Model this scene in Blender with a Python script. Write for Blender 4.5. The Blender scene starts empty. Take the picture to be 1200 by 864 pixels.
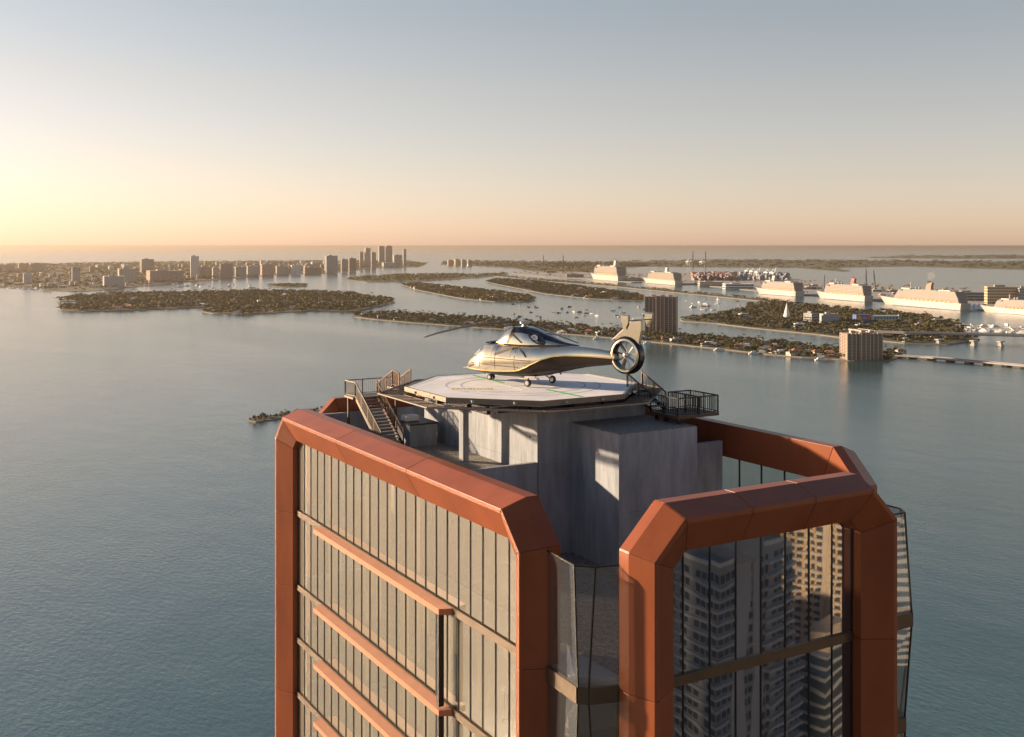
import bpy, bmesh, math, random
import numpy as np
from mathutils import Vector, Matrix
random.seed(11); RNG = np.random.default_rng(11)
C = bpy.context.scene.collection
S = bpy.context.scene
ZC = 205.0                      # camera height above the bay
F, TH, Y0 = 1277.4, math.radians(30.343), 288.0
CT, ST = math.cos(TH), math.sin(TH)

# ------------------------------------------------------------------ camera, sky, sun, exposure
cam = bpy.data.cameras.new("camera"); cob = bpy.data.objects.new("camera", cam); C.objects.link(cob)
cam.lens = 36 * F / 1200; cam.sensor_width = 36; cam.shift_y = -0.12
cam.clip_start = 0.5; cam.clip_end = 900000
cob.location = (0, 0, ZC); cob.rotation_euler = (math.radians(90), 0, -TH)
S.camera = cob
SUN_EL, SUN_ROT = 13.0, -40.0
w = bpy.data.worlds.new("World"); S.world = w; w.use_nodes = True
nt = w.node_tree; N = nt.nodes; bg = N['Background']
sky = N.new('ShaderNodeTexSky'); sky.sky_type = 'NISHITA'; sky.sun_disc = False
sky.sun_elevation = math.radians(SUN_EL); sky.sun_rotation = math.radians(SUN_ROT)
sky.altitude = 200; sky.air_density = 1.0; sky.dust_density = 0.5; sky.ozone_density = 2.0
tc = N.new('ShaderNodeTexCoord'); sep = N.new('ShaderNodeSeparateXYZ')
rmp = N.new('ShaderNodeValToRGB'); mul = N.new('ShaderNodeMix'); mul.data_type = 'RGBA'; mul.blend_type = 'MULTIPLY'
mul.inputs[0].default_value = 1.0; mul.clamp_result = False
nt.links.new(tc.outputs['Generated'], sep.inputs[0]); nt.links.new(sep.outputs[2], rmp.inputs[0])
# dusk haze tint: Nishita warmed by elevation, the same all round the compass (values are halved, strength doubled)
stops = [(0.0, (1.42, 1.13, 1.36)), (0.03, (1.44, 1.11, 1.22)), (0.069, (1.55, 1.12, 1.07)), (0.146, (1.74, 1.17, .96)),
         (0.216, (1.72, 1.21, .96)), (0.5, (1.30, 1.08, .99)), (1.0, (.90, .88, .95))]
els = rmp.color_ramp.elements
for i, (p, c) in enumerate(stops):
    e = els[i] if i < 2 else els.new(p)
    e.position = p; e.color = (c[0] / 2, c[1] / 2, c[2] / 2, 1)
nt.links.new(sky.outputs[0], mul.inputs[6]); nt.links.new(rmp.outputs[0], mul.inputs[7])
nt.links.new(mul.outputs[2], bg.inputs[0]); bg.inputs[1].default_value = 0.1176   # = 0.0588 after the halved tint
sl = bpy.data.lights.new("sun", 'SUN'); so = bpy.data.objects.new("sun", sl); C.objects.link(so)
sl.energy = 5.0; sl.angle = math.radians(1.5); sl.color = (1.0, 0.75, 0.51)
az = math.radians(SUN_ROT); ce = math.cos(math.radians(SUN_EL))
sdir = Vector((math.sin(az) * ce, math.cos(az) * ce, math.sin(math.radians(SUN_EL))))
so.rotation_euler = sdir.to_track_quat('Z', 'Y').to_euler(); so.location = (-500, 700, 500)
S.view_settings.view_transform = 'Standard'; S.view_settings.look = 'None'
S.view_settings.exposure = 1.2; S.view_settings.gamma = 1.0
S.render.engine = 'CYCLES'
S.cycles.max_bounces = 8; S.cycles.volume_bounces = 0; S.cycles.transparent_max_bounces = 16
S.cycles.use_denoising = True
S.cycles.sample_clamp_indirect = 6.0

# ------------------------------------------------------------------ geometry helpers
class MB:
    def __init__(s): s.v = []; s.f = []
    def add(s, vs, fs):
        o = len(s.v); s.v += [tuple(p) for p in vs]; s.f += [tuple(i + o for i in f) for f in fs]; return s
    def box(s, x0, x1, y0, y1, z0, z1):
        return s.add([(x0, y0, z0), (x1, y0, z0), (x1, y1, z0), (x0, y1, z0), (x0, y0, z1), (x1, y0, z1), (x1, y1, z1), (x0, y1, z1)],
                     [(0, 3, 2, 1), (4, 5, 6, 7), (0, 1, 5, 4), (1, 2, 6, 5), (2, 3, 7, 6), (3, 0, 4, 7)])
    def prism(s, pts, vec):
        n = len(pts); a = [Vector(p) for p in pts]; vec = Vector(vec); b = [p + vec for p in a]
        return s.add(a + b, [tuple(range(n)), tuple(range(2 * n - 1, n - 1, -1))] + [(i, (i + 1) % n, n + (i + 1) % n, n + i) for i in range(n)])
    def bar(s, p, q, w, h=None, up=(0, 0, 1)):
        p, q = Vector(p), Vector(q); h = h or w; d = (q - p).normalized(); u = Vector(up)
        if abs(d.dot(u)) > .98: u = Vector((1, 0, 0))
        sx = d.cross(u).normalized() * (w / 2); sz = sx.cross(d).normalized() * (h / 2)
        return s.prism([p - sx - sz, p + sx - sz, p + sx + sz, p - sx + sz], q - p)
    def loft(s, rings, caps=True, closed=True):
        n = len(rings[0]); o = len(s.v)
        for r in rings: s.v += [tuple(p) for p in r]
        for k in range(len(rings) - 1):
            for i in range(n if closed else n - 1):
                j = (i + 1) % n; s.f.append((o + k * n + i, o + k * n + j, o + (k + 1) * n + j, o + (k + 1) * n + i))
        if caps:
            s.f.append(tuple(o + i for i in range(n - 1, -1, -1))); e = o + (len(rings) - 1) * n
            s.f.append(tuple(e + i for i in range(n)))
        return s
    def tube(s, pts, r, n=8):
        pts = [Vector(p) for p in pts]; rr = r if isinstance(r, (list, tuple)) else [r] * len(pts); rings = []
        for i, p in enumerate(pts):
            d = (pts[min(i + 1, len(pts) - 1)] - pts[max(i - 1, 0)]).normalized()
            u = Vector((0, 0, 1)) if abs(d.z) < .9 else Vector((1, 0, 0))
            a = d.cross(u).normalized(); b = a.cross(d)
            rings.append([p + (a * math.cos(t) + b * math.sin(t)) * rr[i] for t in [2 * math.pi * k / n for k in range(n)]])
        return s.loft(rings)
    def cyl(s, p, q, r, n=16, r2=None): return s.tube([p, q], [r, r if r2 is None else r2], n)
    def mesh(s, name, o=(0, 0, 0), smooth=False, fix=True):
        me = bpy.data.meshes.new(name)
        me.from_pydata([(v[0] - o[0], v[1] - o[1], v[2] - o[2]) for v in s.v], [], s.f)
        if fix:
            bm = bmesh.new(); bm.from_mesh(me); bmesh.ops.recalc_face_normals(bm, faces=bm.faces); bm.to_mesh(me); bm.free()
        if smooth:
            me.polygons.foreach_set('use_smooth', [True] * len(me.polygons))
            me.set_sharp_from_angle(angle=math.radians(38))
        return me
    def build(s, name, mat, parent=None, o=None, **k):
        o = o if o is not None else (base_of(parent) if parent else (0, 0, 0))
        return link(name, s.mesh(name, o, **{a: b for a, b in k.items() if a in ('smooth', 'fix')}), mat, parent, kind=k.get('kind'))

def base_of(p):
    x = Vector((0, 0, 0))
    while p: x = x + p.location; p = p.parent
    return x
def link(name, me, mat, parent=None, loc=(0, 0, 0), kind=None):
    ob = bpy.data.objects.new(name, me); C.objects.link(ob); ob.location = loc
    if mat is not None and not me.materials: me.materials.append(mat)
    if parent: ob.parent = parent
    if kind: ob['kind'] = kind
    return ob
def tag(ob, label, cat, group=None, kind=None):
    ob['label'] = label; ob['category'] = cat
    if group: ob['group'] = group
    if kind: ob['kind'] = kind
    return ob
def thing(name, label, cat, loc=(0, 0, 0), rz=0.0, group=None):
    ob = bpy.data.objects.new(name, None); C.objects.link(ob); ob.location = loc; ob.rotation_euler = (0, 0, rz)
    ob.empty_display_size = 1
    return tag(ob, label, cat, group)
def dup(root, loc, rz=0.0, sc=None, label=None, group=None):
    r = root.copy(); C.objects.link(r); r.location = loc; r.rotation_euler = (0, 0, rz)
    if sc is not None: r.scale = sc
    if label: r['label'] = label
    if group: r['group'] = group
    for ch in list(root.children):
        c = ch.copy(); C.objects.link(c); c.parent = r
        for g in ch.children:
            d = g.copy(); C.objects.link(d); d.parent = c
    return r
def structure(ob, label=None, cat=None):
    ob['kind'] = 'structure'
    if label: tag(ob, label, cat)
    return ob
def at(px, py, z=0.0):                       # where the bay (height z) lies under a point of the view
    a = (px - 600) / F; d = F * (ZC - z) / (py - Y0)
    return Vector(((CT * a + ST) * d, (CT - ST * a) * d, z))
def depth(p): return p[1] * CT + p[0] * ST
RIGHT = Vector((CT, -ST, 0)); FWD = Vector((ST, CT, 0))
YAW_CAM = -TH
def R(z): return ZC + z

# ------------------------------------------------------------------ materials
def mat(name, col, rough=.6, metal=0.0, var=0.0, vscale=1.0, bump=0.0, bscale=8.0, stretch=None, spec=None, var2=None, coat=0):
    m = bpy.data.materials.new(name); m.use_nodes = True; t = m.node_tree; n = t.nodes; b = n['Principled BSDF']
    b.inputs['Base Color'].default_value = (*col, 1); b.inputs['Roughness'].default_value = rough; b.inputs['Metallic'].default_value = metal
    if spec is not None: b.inputs['Specular IOR Level'].default_value = spec
    if coat: b.inputs['Coat Weight'].default_value = coat; b.inputs['Coat Roughness'].default_value = .08
    if var or bump:
        c = n.new('ShaderNodeTexCoord'); mp = n.new('ShaderNodeMapping'); t.links.new(c.outputs['Object'], mp.inputs[0])
        if stretch: mp.inputs['Scale'].default_value = stretch
    if var:
        z = n.new('ShaderNodeTexNoise'); z.inputs['Scale'].default_value = vscale; z.inputs['Detail'].default_value = 6; z.inputs['Roughness'].default_value = .65
        t.links.new(mp.outputs[0], z.inputs['Vector'])
        r = n.new('ShaderNodeValToRGB'); t.links.new(z.outputs[0], r.inputs[0])
        c2 = var2 or tuple(max(0, x * (1 - var)) for x in col); c3 = tuple(min(1, x * (1 + var * .8)) for x in col)
        r.color_ramp.elements[0].position = .3; r.color_ramp.elements[0].color = (*c2, 1)
        r.color_ramp.elements[1].position = .72; r.color_ramp.elements[1].color = (*c3, 1)
        t.links.new(r.outputs[0], b.inputs['Base Color'])
    if bump:
        z = n.new('ShaderNodeTexNoise'); z.inputs['Scale'].default_value = bscale; z.inputs['Detail'].default_value = 4
        t.links.new(mp.outputs[0], z.inputs['Vector'])
        bp = n.new('ShaderNodeBump'); bp.inputs['Strength'].default_value = bump; bp.inputs['Distance'].default_value = .05
        t.links.new(z.outputs[0], bp.inputs['Height']); t.links.new(bp.outputs[0], b.inputs['Normal'])
    return m

M = {}
M['copper'] = mat('copper', (.255, .072, .027), .36, .0, .18, .5, .05, 3, (1, 1, .35), spec=.3)
t_ = M['copper'].node_tree; b_ = t_.nodes['Principled BSDF']; hs_ = t_.nodes.new('ShaderNodeHueSaturation'); oi_ = t_.nodes.new('ShaderNodeObjectInfo'); mr_ = t_.nodes.new('ShaderNodeMapRange')   # sheets differ a little
mr_.inputs[3].default_value = .90; mr_.inputs[4].default_value = 1.12; src_ = b_.inputs['Base Color'].links[0].from_socket
t_.links.new(oi_.outputs['Random'], mr_.inputs[0]); t_.links.new(mr_.outputs[0], hs_.inputs['Value']); t_.links.new(src_, hs_.inputs['Color']); t_.links.new(hs_.outputs[0], b_.inputs['Base Color'])
M['copper_core'] = mat('copper_joint', (.10, .035, .02), .6, .3)
M['bronze'] = mat('bronze', (.11, .078, .05), .42, .5, .15, 1.2)
M['fin'] = mat('fin_copper', (.42, .165, .08), .5, .0, .1, 1.0)
M['dark'] = mat('dark_metal', (.02, .02, .022), .45, .4)
M['mullion'] = mat('mullion', (.022, .02, .018), .5, .3)
M['steel'] = mat('railing_steel', (.11, .07, .05), .5, .5, .3, 3)
M['tread'] = mat('tread', (.38, .34, .30), .6, .1, .2, 4)
M['white_paint'] = mat('white_paint', (.78, .76, .72), .6, 0, .06, 2)
M['concrete_dark'] = mat('concrete_joint', (.16, .16, .165), .9)
M['slab'] = mat('slab', (.45, .43, .40), .8, 0, .1, 1)
M['interior'] = mat('interior_wall', (.60, .54, .44), .8, 0, .1, .6)
M['timber'] = mat('timber', (.30, .21, .13), .6, 0, .3, 2)
M['sofa'] = mat('sofa_fabric', (.33, .31, .29), .9, 0, .15, 8)
M['globe'] = mat('globe_glass', (.8, .76, .66), .25)
M['gravel'] = mat('gravel', (.24, .22, .20), .95, 0, .75, 6.0, 1.0, 14)
M['deck_edge'] = mat('deck_edge', (.23, .185, .14), .5, .4, .15, 2)
M['net'] = mat('net_frame', (.20, .168, .13), .55, .3, .2, 3)
M['net_shaded'] = mat('net_mesh', (.16, .11, .08), .6, .3, .2, 3)
M['lens'] = mat('lamp_lens', (.35, .36, .33), .2)
M['green_paint'] = mat('green_paint', (.10, .46, .14), .7, 0, .3, 3)
M['yellow_paint'] = mat('yellow_paint', (.62, .46, .06), .7, 0, .3, 4)
M['grey_paint'] = mat('grey_paint', (.50, .50, .51), .75, 0, .25, 2)
# concrete with vertical board marks
def concrete(name, col):
    m = mat(name, col, .88, 0, .34, 1.1, 0, 1, (1, 1, .22)); t = m.node_tree; n = t.nodes; b = n['Principled BSDF']
    c = n.new('ShaderNodeTexCoord'); mp = n.new('ShaderNodeMapping'); mp.inputs['Scale'].default_value = (9, 9, .35)
    z = n.new('ShaderNodeTexNoise'); z.inputs['Scale'].default_value = 1.0; z.inputs['Detail'].default_value = 5
    t.links.new(c.outputs['Object'], mp.inputs[0]); t.links.new(mp.outputs[0], z.inputs['Vector'])
    z2 = n.new('ShaderNodeTexNoise'); z2.inputs['Scale'].default_value = 3.5; z2.inputs['Detail'].default_value = 8; z2.inputs['Roughness'].default_value = .7
    t.links.new(c.outputs['Object'], z2.inputs['Vector'])
    ad = n.new('ShaderNodeMath'); ad.operation = 'ADD'; t.links.new(z.outputs[0], ad.inputs[0]); t.links.new(z2.outputs[0], ad.inputs[1])
    bp = n.new('ShaderNodeBump'); bp.inputs['Strength'].default_value = .45; bp.inputs['Distance'].default_value = .06
    t.links.new(ad.outputs[0], bp.inputs['Height']); t.links.new(bp.outputs[0], b.inputs['Normal'])
    return m
M['concrete'] = concrete('board_marked_concrete', (.30, .32, .35))
M['deck'] = mat('deck_paint', (.74, .73, .73), .7, 0, .16, .45, .15, 10)
def glass(name, tint, ior, rough=.015, wob=.02, body=0.0, bodycol=(.05, .06, .06)):
    m = bpy.data.materials.new(name); m.use_nodes = True; t = m.node_tree; n = t.nodes
    for x in list(n): n.remove(x)
    out = n.new('ShaderNodeOutputMaterial'); tr = n.new('ShaderNodeBsdfTransparent'); tr.inputs[0].default_value = (*tint, 1)
    gl = n.new('ShaderNodeBsdfGlossy'); gl.inputs['Roughness'].default_value = rough; gl.inputs['Color'].default_value = (.95, .95, .93, 1)
    df = n.new('ShaderNodeBsdfDiffuse'); df.inputs[0].default_value = (*bodycol, 1)
    m0 = n.new('ShaderNodeMixShader'); m0.inputs[0].default_value = body
    t.links.new(tr.outputs[0], m0.inputs[1]); t.links.new(df.outputs[0], m0.inputs[2])
    c = n.new('ShaderNodeTexCoord'); z = n.new('ShaderNodeTexNoise'); z.inputs['Scale'].default_value = .35; z.inputs['Detail'].default_value = 1
    t.links.new(c.outputs['Object'], z.inputs['Vector'])
    bp = n.new('ShaderNodeBump'); bp.inputs['Strength'].default_value = wob; bp.inputs['Distance'].default_value = .3
    t.links.new(z.outputs[0], bp.inputs['Height']); t.links.new(bp.outputs[0], gl.inputs['Normal'])
    fr = n.new('ShaderNodeFresnel'); fr.inputs['IOR'].default_value = ior
    ge = n.new('ShaderNodeNewGeometry'); inv = n.new('ShaderNodeMath'); inv.operation = 'SUBTRACT'; inv.inputs[0].default_value = 1
    t.links.new(ge.outputs['Backfacing'], inv.inputs[1])
    mu = n.new('ShaderNodeMath'); mu.operation = 'MULTIPLY'; t.links.new(fr.outputs[0], mu.inputs[0]); t.links.new(inv.outputs[0], mu.inputs[1])
    mx = n.new('ShaderNodeMixShader'); t.links.new(mu.outputs[0], mx.inputs[0]); t.links.new(m0.outputs[0], mx.inputs[1]); t.links.new(gl.outputs[0], mx.inputs[2])
    t.links.new(mx.outputs[0], out.inputs[0]); return m
M['glass'] = glass('bronze_glass', (.80, .78, .70), 2.5, rough=.05, wob=.012, body=.32, bodycol=(.40, .375, .31))
M['glass_front'] = glass('dark_glass', (.34, .38, .42), 3.0, body=.2, bodycol=(.12, .16, .21))
M['glass_corner'] = glass('corner_glass', (.80, .83, .85), 2.4, body=.06, bodycol=(.34, .36, .38))
M['glass_clear'] = glass('clear_glass', (.80, .82, .80), 1.9)
M['glass_far'] = mat('window_glass', (.05, .06, .07), .12, 0, spec=.8)
M['gold'] = mat('champagne_gold', (.74, .655, .50), .13, .97, .04, 2)
M['gold_line'] = mat('gold_trim', (.88, .62, .25), .25, .85)
M['brown'] = mat('brown_lacquer', (.022, .014, .009), .28, .0, spec=.3)
M['black'] = mat('black_lacquer', (.012, .012, .013), .2, coat=.5)
M['rubber'] = mat('rubber', (.025, .025, .025), .8)
M['alu'] = mat('brushed_metal', (.62, .60, .56), .28, .9)
M['cabin_glass'] = mat('gold_tinted_glass', (.70, .60, .44), .06, .75, coat=.6)

# ------------------------------------------------------------------ the bay
def water_material():
    m = bpy.data.materials.new('bay_water'); m.use_nodes = True; t = m.node_tree; n = t.nodes; b = n['Principled BSDF']
    b.inputs['Roughness'].default_value = .16; b.inputs['IOR'].default_value = 2.2
    c = n.new('ShaderNodeTexCoord')
    def noise(sc, det, rot, st, rough=.55):
        mp = n.new('ShaderNodeMapping'); mp.inputs['Rotation'].default_value = (0, 0, rot); mp.inputs['Scale'].default_value = st
        z = n.new('ShaderNodeTexNoise'); z.inputs['Scale'].default_value = sc; z.inputs['Detail'].default_value = det; z.inputs['Roughness'].default_value = rough
        t.links.new(c.outputs['Object'], mp.inputs[0]); t.links.new(mp.outputs[0], z.inputs['Vector']); return z
    a = noise(.34, 5, .5, (1, .55, 1), .62); bb = noise(.028, 3, .9, (1, .5, 1)); big = noise(.0034, 5, .4, (1, .28, 1)); big.inputs['Distortion'].default_value = 1.1
    r = n.new('ShaderNodeValToRGB'); t.links.new(big.outputs[0], r.inputs[0])
    r.color_ramp.elements[0].position = .35; r.color_ramp.elements[0].color = (.018, .058, .055, 1)
    r.color_ramp.elements[1].position = .68; r.color_ramp.elements[1].color = (.028, .090, .087, 1)
    t.links.new(r.outputs[0], b.inputs['Base Color'])
    # wind: ripples are stronger in broad streaks
    mr = n.new('ShaderNodeMapRange'); t.links.new(big.outputs[0], mr.inputs[0])
    mr.inputs[1].default_value = .3; mr.inputs[2].default_value = .7; mr.inputs[3].default_value = .25; mr.inputs[4].default_value = 1.1
    b1 = n.new('ShaderNodeBump'); b1.inputs['Distance'].default_value = .62; t.links.new(a.outputs[0], b1.inputs['Height']); t.links.new(mr.outputs[0], b1.inputs['Strength'])
    b2 = n.new('ShaderNodeBump'); b2.inputs['Distance'].default_value = 2.5; b2.inputs['Strength'].default_value = .28
    t.links.new(bb.outputs[0], b2.inputs['Height']); t.links.new(b1.outputs[0], b2.inputs['Normal']); t.links.new(b2.outputs[0], b.inputs['Normal'])
    return m
M['water'] = water_material()
SEA = 300000.0
m = MB(); m.add([(-SEA, -SEA, 0), (SEA, -SEA, 0), (SEA, SEA, 0), (-SEA, SEA, 0)], [(0, 1, 2, 3)])
structure(m.build('water', M['water'], fix=False))

# ------------------------------------------------------------------ the tower
tower = thing('skyscraper', 'glass tower with copper portal frames and a concrete core under a helipad', 'skyscraper', (36, 57, 0))
GND = 2.2
LV = [-18.72, -23.9, -27.6, -31.4, -35.2, -39.0, -42.8]
PROF = [(0, 0), (.45, 1.2), (.45, 1.88), (-1.55, 1.88), (-1.55, 1.3), (-1.6, .78), (-.22, 0)]
def portal(P, a0, a1, h, c=1.6, nseg=3, back_plane=False):
    n1, n2, n3, n4, n5 = [Vector(x) for x in ((-1, 0), (-.70711, .70711), (0, 1), (.70711, .70711), (1, 0))]
    mit = lambda p, q: (p + q) / (1 + p.dot(q))
    st = []                                         # stations: (in-plane point, offset direction, along direction)
    for z in [GND - ZC, LV[5], LV[3], LV[1], LV[0]]: st.append((Vector((a0, z)), n1))
    st.append((Vector((a0, h - c)), mit(n1, n2))); st.append((Vector((a0 + c, h)), mit(n2, n3)))
    for k in range(1, nseg): st.append((Vector((a0 + c + (a1 - a0 - 2 * c) * k / nseg, h)), n3))
    st.append((Vector((a1 - c, h)), mit(n3, n4))); st.append((Vector((a1, h - c)), mit(n4, n5)))
    for z in [LV[0], LV[1], LV[3], LV[5], GND - ZC]: st.append((Vector((a1, z)), n5))
    def ring(p, m_, inset=0.0):
        out = []
        cs, cw = -.55, 1.0
        for s_, w_ in PROF:
            s2, w2 = s_ + (cs - s_) * inset, w_ + (cw - w_) * inset
            q = p + m_ * s2; out.append(Vector(P(q.x, w2, R(q.y))))
        return out
    core = MB().loft([ring(p, m_, .05) for p, m_ in st]).build('portal_frame', M['copper_core'], tower)
    for (p, m1), (q, m2) in zip(st[:-1], st[1:]):
        d = (q - p).normalized() * .012
        ob = MB().loft([ring(p + d, m1), ring(q - d, m2)]).build('copper_panel', M['copper'], core)
        bv = ob.modifiers.new('edge', 'BEVEL'); bv.width = .022; bv.segments = 2; bv.limit_method = 'ANGLE'; bv.angle_limit = math.radians(25)
    return core
XL, XR, YF, YB = 24.54, 47.3, 35.56, 77.0
portal(lambda a, w, z: (XL + w, a, z), 41.3, 75.2, -11.95)
portal(lambda a, w, z: (a, YF + w, z), 27.6, 42.1, -11.4)
portal(lambda a, w, z: (XR - w, a, z), 41.3, 75.2, -11.5)
portal(lambda a, w, z: (a, YB - w, z), 27.6, 44.2, -11.6)

def pane_obj(name, me, mtl, loc, parent): return link(name, me, mtl, parent, loc)
TB = Vector((36, 57, 0))
def bx(name, mtl, x0, x1, y0, y1, z0, z1, parent=tower, kind=None):
    return MB().box(x0, x1, y0, y1, R(z0), R(z1)).build(name, mtl, parent, kind=kind)
def curtain(axis, plane, inward, edges, rows, gmat):
    """one glazed face: every pane, mullion and transom is a part"""
    cache = {}
    for zt, zb in rows:
        for e0, e1 in zip(edges[:-1], edges[1:]):
            wd, hh = round(e1 - e0 - .07, 3), round(zt - zb - .04, 3); k = (wd, hh)
            if k not in cache:
                b = MB()
                if axis == 'y': b.box(-.015, .015, -wd / 2, wd / 2, -hh / 2, hh / 2)
                else: b.box(-wd / 2, wd / 2, -.015, .015, -hh / 2, hh / 2)
                cache[k] = b.mesh('pane'); cache[k].materials.append(gmat)
            mid, zc = (e0 + e1) / 2, R((zt + zb) / 2)
            p = Vector((plane, mid, zc)) if axis == 'y' else Vector((mid, plane, zc))
            pn = link('pane', cache[k], gmat, tower, p - TB); pn.rotation_euler = (random.gauss(0, .0012), random.gauss(0, .0012), random.gauss(0, .0022))
    z0, z1 = R(rows[-1][1]), R(rows[0][0]); mm = None
    for e in edges:
        if mm is None:
            b = MB()
            if axis == 'y': b.box(-.06, .05, -.024, .024, z0, z1)
            else: b.box(-.024, .024, -.06, .05, z0, z1)
            mm = b.mesh('mullion'); mm.materials.append(M['mullion'])
        p = Vector((plane, e, 0)) if axis == 'y' else Vector((e, plane, 0))
        link('mullion', mm, M['mullion'], tower, Vector((p.x - 36, p.y - 57, 0)))
def rows_from(top, n):
    out = []; t = top
    for z in LV[:n]: out.append((t, z + .24)); t = z - .24
    return out
GL, GF = 25.72, 36.95
eL = [42.9 + i * (30.7 / 24) for i in range(25)]
curtain('y', GL, 1, eL, rows_from(-12.5, 6), M['glass'])
eF = [29.2] + [30.18 + 1.5 * i for i in range(7)] + [40.5]
curtain('x', GF, 1, eF, rows_from(-12.2, 5), M['glass_front'])
eR = [42.9 + i * (30.7 / 16) for i in range(17)]
curtain('y', 45.75, -1, eR, rows_from(-12.3, 2), M['glass_clear'])
eB = [29.2 + i * (13.4 / 8) for i in range(9)]
curtain('x', 75.7, -1, eB, rows_from(-12.3, 1), M['glass_clear'])
M['blind'] = mat('roller_blind', (.52, .47, .38), .9, 0, .05, 2)
for zt_, zb_ in rows_from(-12.5, 6)[1:]:           # roller blinds let down to different heights
    for e0, e1 in zip(eL[:-1], eL[1:]):
        if random.random() < .38: bx('blind', M['blind'], GL + .22, GL + .24, e0 + .05, e1 - .05, zt_ - (zt_ - zb_) * random.choice((.18, .3, .45, .45, .7, 1.0)), zt_ - .02)
for z in LV[:6]:
    bx('transom', M['bronze'], GL - .16, GL + .1, 42.9, 73.6, z - .20, z + .20)
for z in LV[:5]:
    bx('transom', M['bronze'], 29.2, 40.5, GF - .14, GF + .1, z - .22, z + .22)
for z in LV[:4]:                                   # projecting copper fins, end post between them
    pts = [(GL - .165, 49.7, R(z - .19)), (GL - .80, 50.0, R(z - .17)), (GL - .80, 50.0, R(z + .13)), (GL - .165, 49.7, R(z + .15))]
    q = [(GL - .165, 68.6, R(z - .19)), (GL - .80, 68.4, R(z - .17)), (GL - .80, 68.4, R(z + .13)), (GL - .165, 68.6, R(z + .15))]
    MB().loft([pts, q]).build('sun_fin', M['fin'], tower)
for z0, z1 in zip(LV[:4], LV[1:5]):
    bx('fin_post', M['dark'], GL - .72, GL - .42, 50.15, 50.4, z1 + .22, z0 - .22)
# corner glazing: faceted bays, canted in and out from storey to storey
def corner_bay(top, mid, levels):
    """top / mid: plan outlines (4 points) of the glass at roof level and at the first band"""
    lv = levels; outl = [top, mid, top, mid, top]
    for k in range(len(lv) - 1):
        zt, zb = lv[k] - (.35 if k else 0), lv[k + 1] + .35
        a, b = outl[k], outl[k + 1]
        for i in range(3):
            p = [Vector((*a[i], R(zt))), Vector((*a[i + 1], R(zt))), Vector((*b[i + 1], R(zb))), Vector((*b[i], R(zb)))]
            nrm = (p[1] - p[0]).cross(p[3] - p[0]).normalized() * .03
            if nrm.dot(Vector((36, 57, 0)) - Vector((p[0].x, p[0].y, 0))) < 0: nrm = -nrm
            MB().prism(p, nrm).build('pane', M['glass_corner'], tower)
        for i in range(4):
            MB().bar((*a[i], R(zt)), (*b[i], R(zb)), .07).build('mullion', M['mullion'], tower)
        for i in range(3):
            if k == 0: MB().bar((*a[i], R(zt)), (*a[i + 1], R(zt)), .06, .07).build('rim', M['mullion'], tower)
            p, q = Vector((*b[i], R(lv[k + 1]))), Vector((*b[i + 1], R(lv[k + 1])))
            MB().bar(p, q, .16, .70).build('band', M['bronze'], tower)
LB = [-13.5, -18.95, -24.2, -29.4, -34.6]
corner_bay([(25.75, 41.0), (25.5, 38.38), (26.15, 37.75), (28.2, 37.2)], [(25.75, 41.0), (25.6, 38.24), (25.95, 37.95), (28.2, 37.25)], LB)
corner_bay([(45.5, 42.6), (45.45, 38.2), (45.0, 37.55), (41.4, 37.5)], [(45.75, 42.6), (45.7, 37.75), (45.45, 37.5), (41.4, 37.45)], LB)
# floors, rooms behind the glass
for k, z in enumerate(LV):
    MB().prism([(x, y, R(z - .2)) for x, y in ((26.0, 39.4), (27.6, 38.1), (43.6, 38.1), (45.2, 39.4), (45.4, 75.2), (26.0, 75.2))], (0, 0, .32)).build('floor_slab', M['slab'], tower)
bx('interior_wall', M['interior'], 31.6, 31.8, 42.0, 74.6, -44, -18.95)
bx('interior_wall', M['interior'], 31.3, 31.5, 55.6, 74.6, -18.55, -14.05)
bx('interior_wall', M['interior'], 27.0, 45.0, 44.0, 44.2, -44, -18.95)
for y in (49.0, 56.3, 63.8, 70.4):
    bx('column', M['interior'], 26.9, 27.35, y, y + .55, -44, -12.9 if y > 55.6 else -18.9)
for z, ys in ((-23.7, (60.2, 66.1)), (-27.4, (53.2, 63.0)), (-31.2, (58.6, 68.0)), (-35.0, (61.5,))):
    for y in ys: bx('partition', M['interior'], 27.6, 31.5, y, y + .12, z, z + 3.3)
# tower shaft below the frame of the view
sh = MB().box(26.2, 45.0, 38.0, 74.8, GND, R(-44)).build('tower_shaft', M['glass_far'], tower)
for k in range(40):
    z = R(-46) - k * 3.8
    if z > GND + 2: MB().box(26.0, 45.2, 37.8, 75.0, z, z + .5).build('floor_band', M['bronze'], tower)
# roof terraces
rd = bx('roof_deck', M['slab'], 26.5, 45.4, 55.5, 75.05, -14.05, -13.74)
gm = M['gravel']
bx('gravel', gm, 26.6, 45.3, 55.55, 73.9, -13.735, -13.68, kind='stuff')
bx('gravel', gm, 27.8, 43.4, 38.3, 55.15, -18.595, -18.54, kind='stuff')
bx('parapet', M['concrete'], 26.5, 45.35, 73.95, 74.25, -13.7, -12.05)
bx('parapet', M['concrete'], 26.5, 34.05, 55.2, 55.48, -18.55, -12.9)
bx('parapet', M['concrete'], 42.15, 45.2, 51.5, 51.8, -18.55, -12.05)
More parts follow.
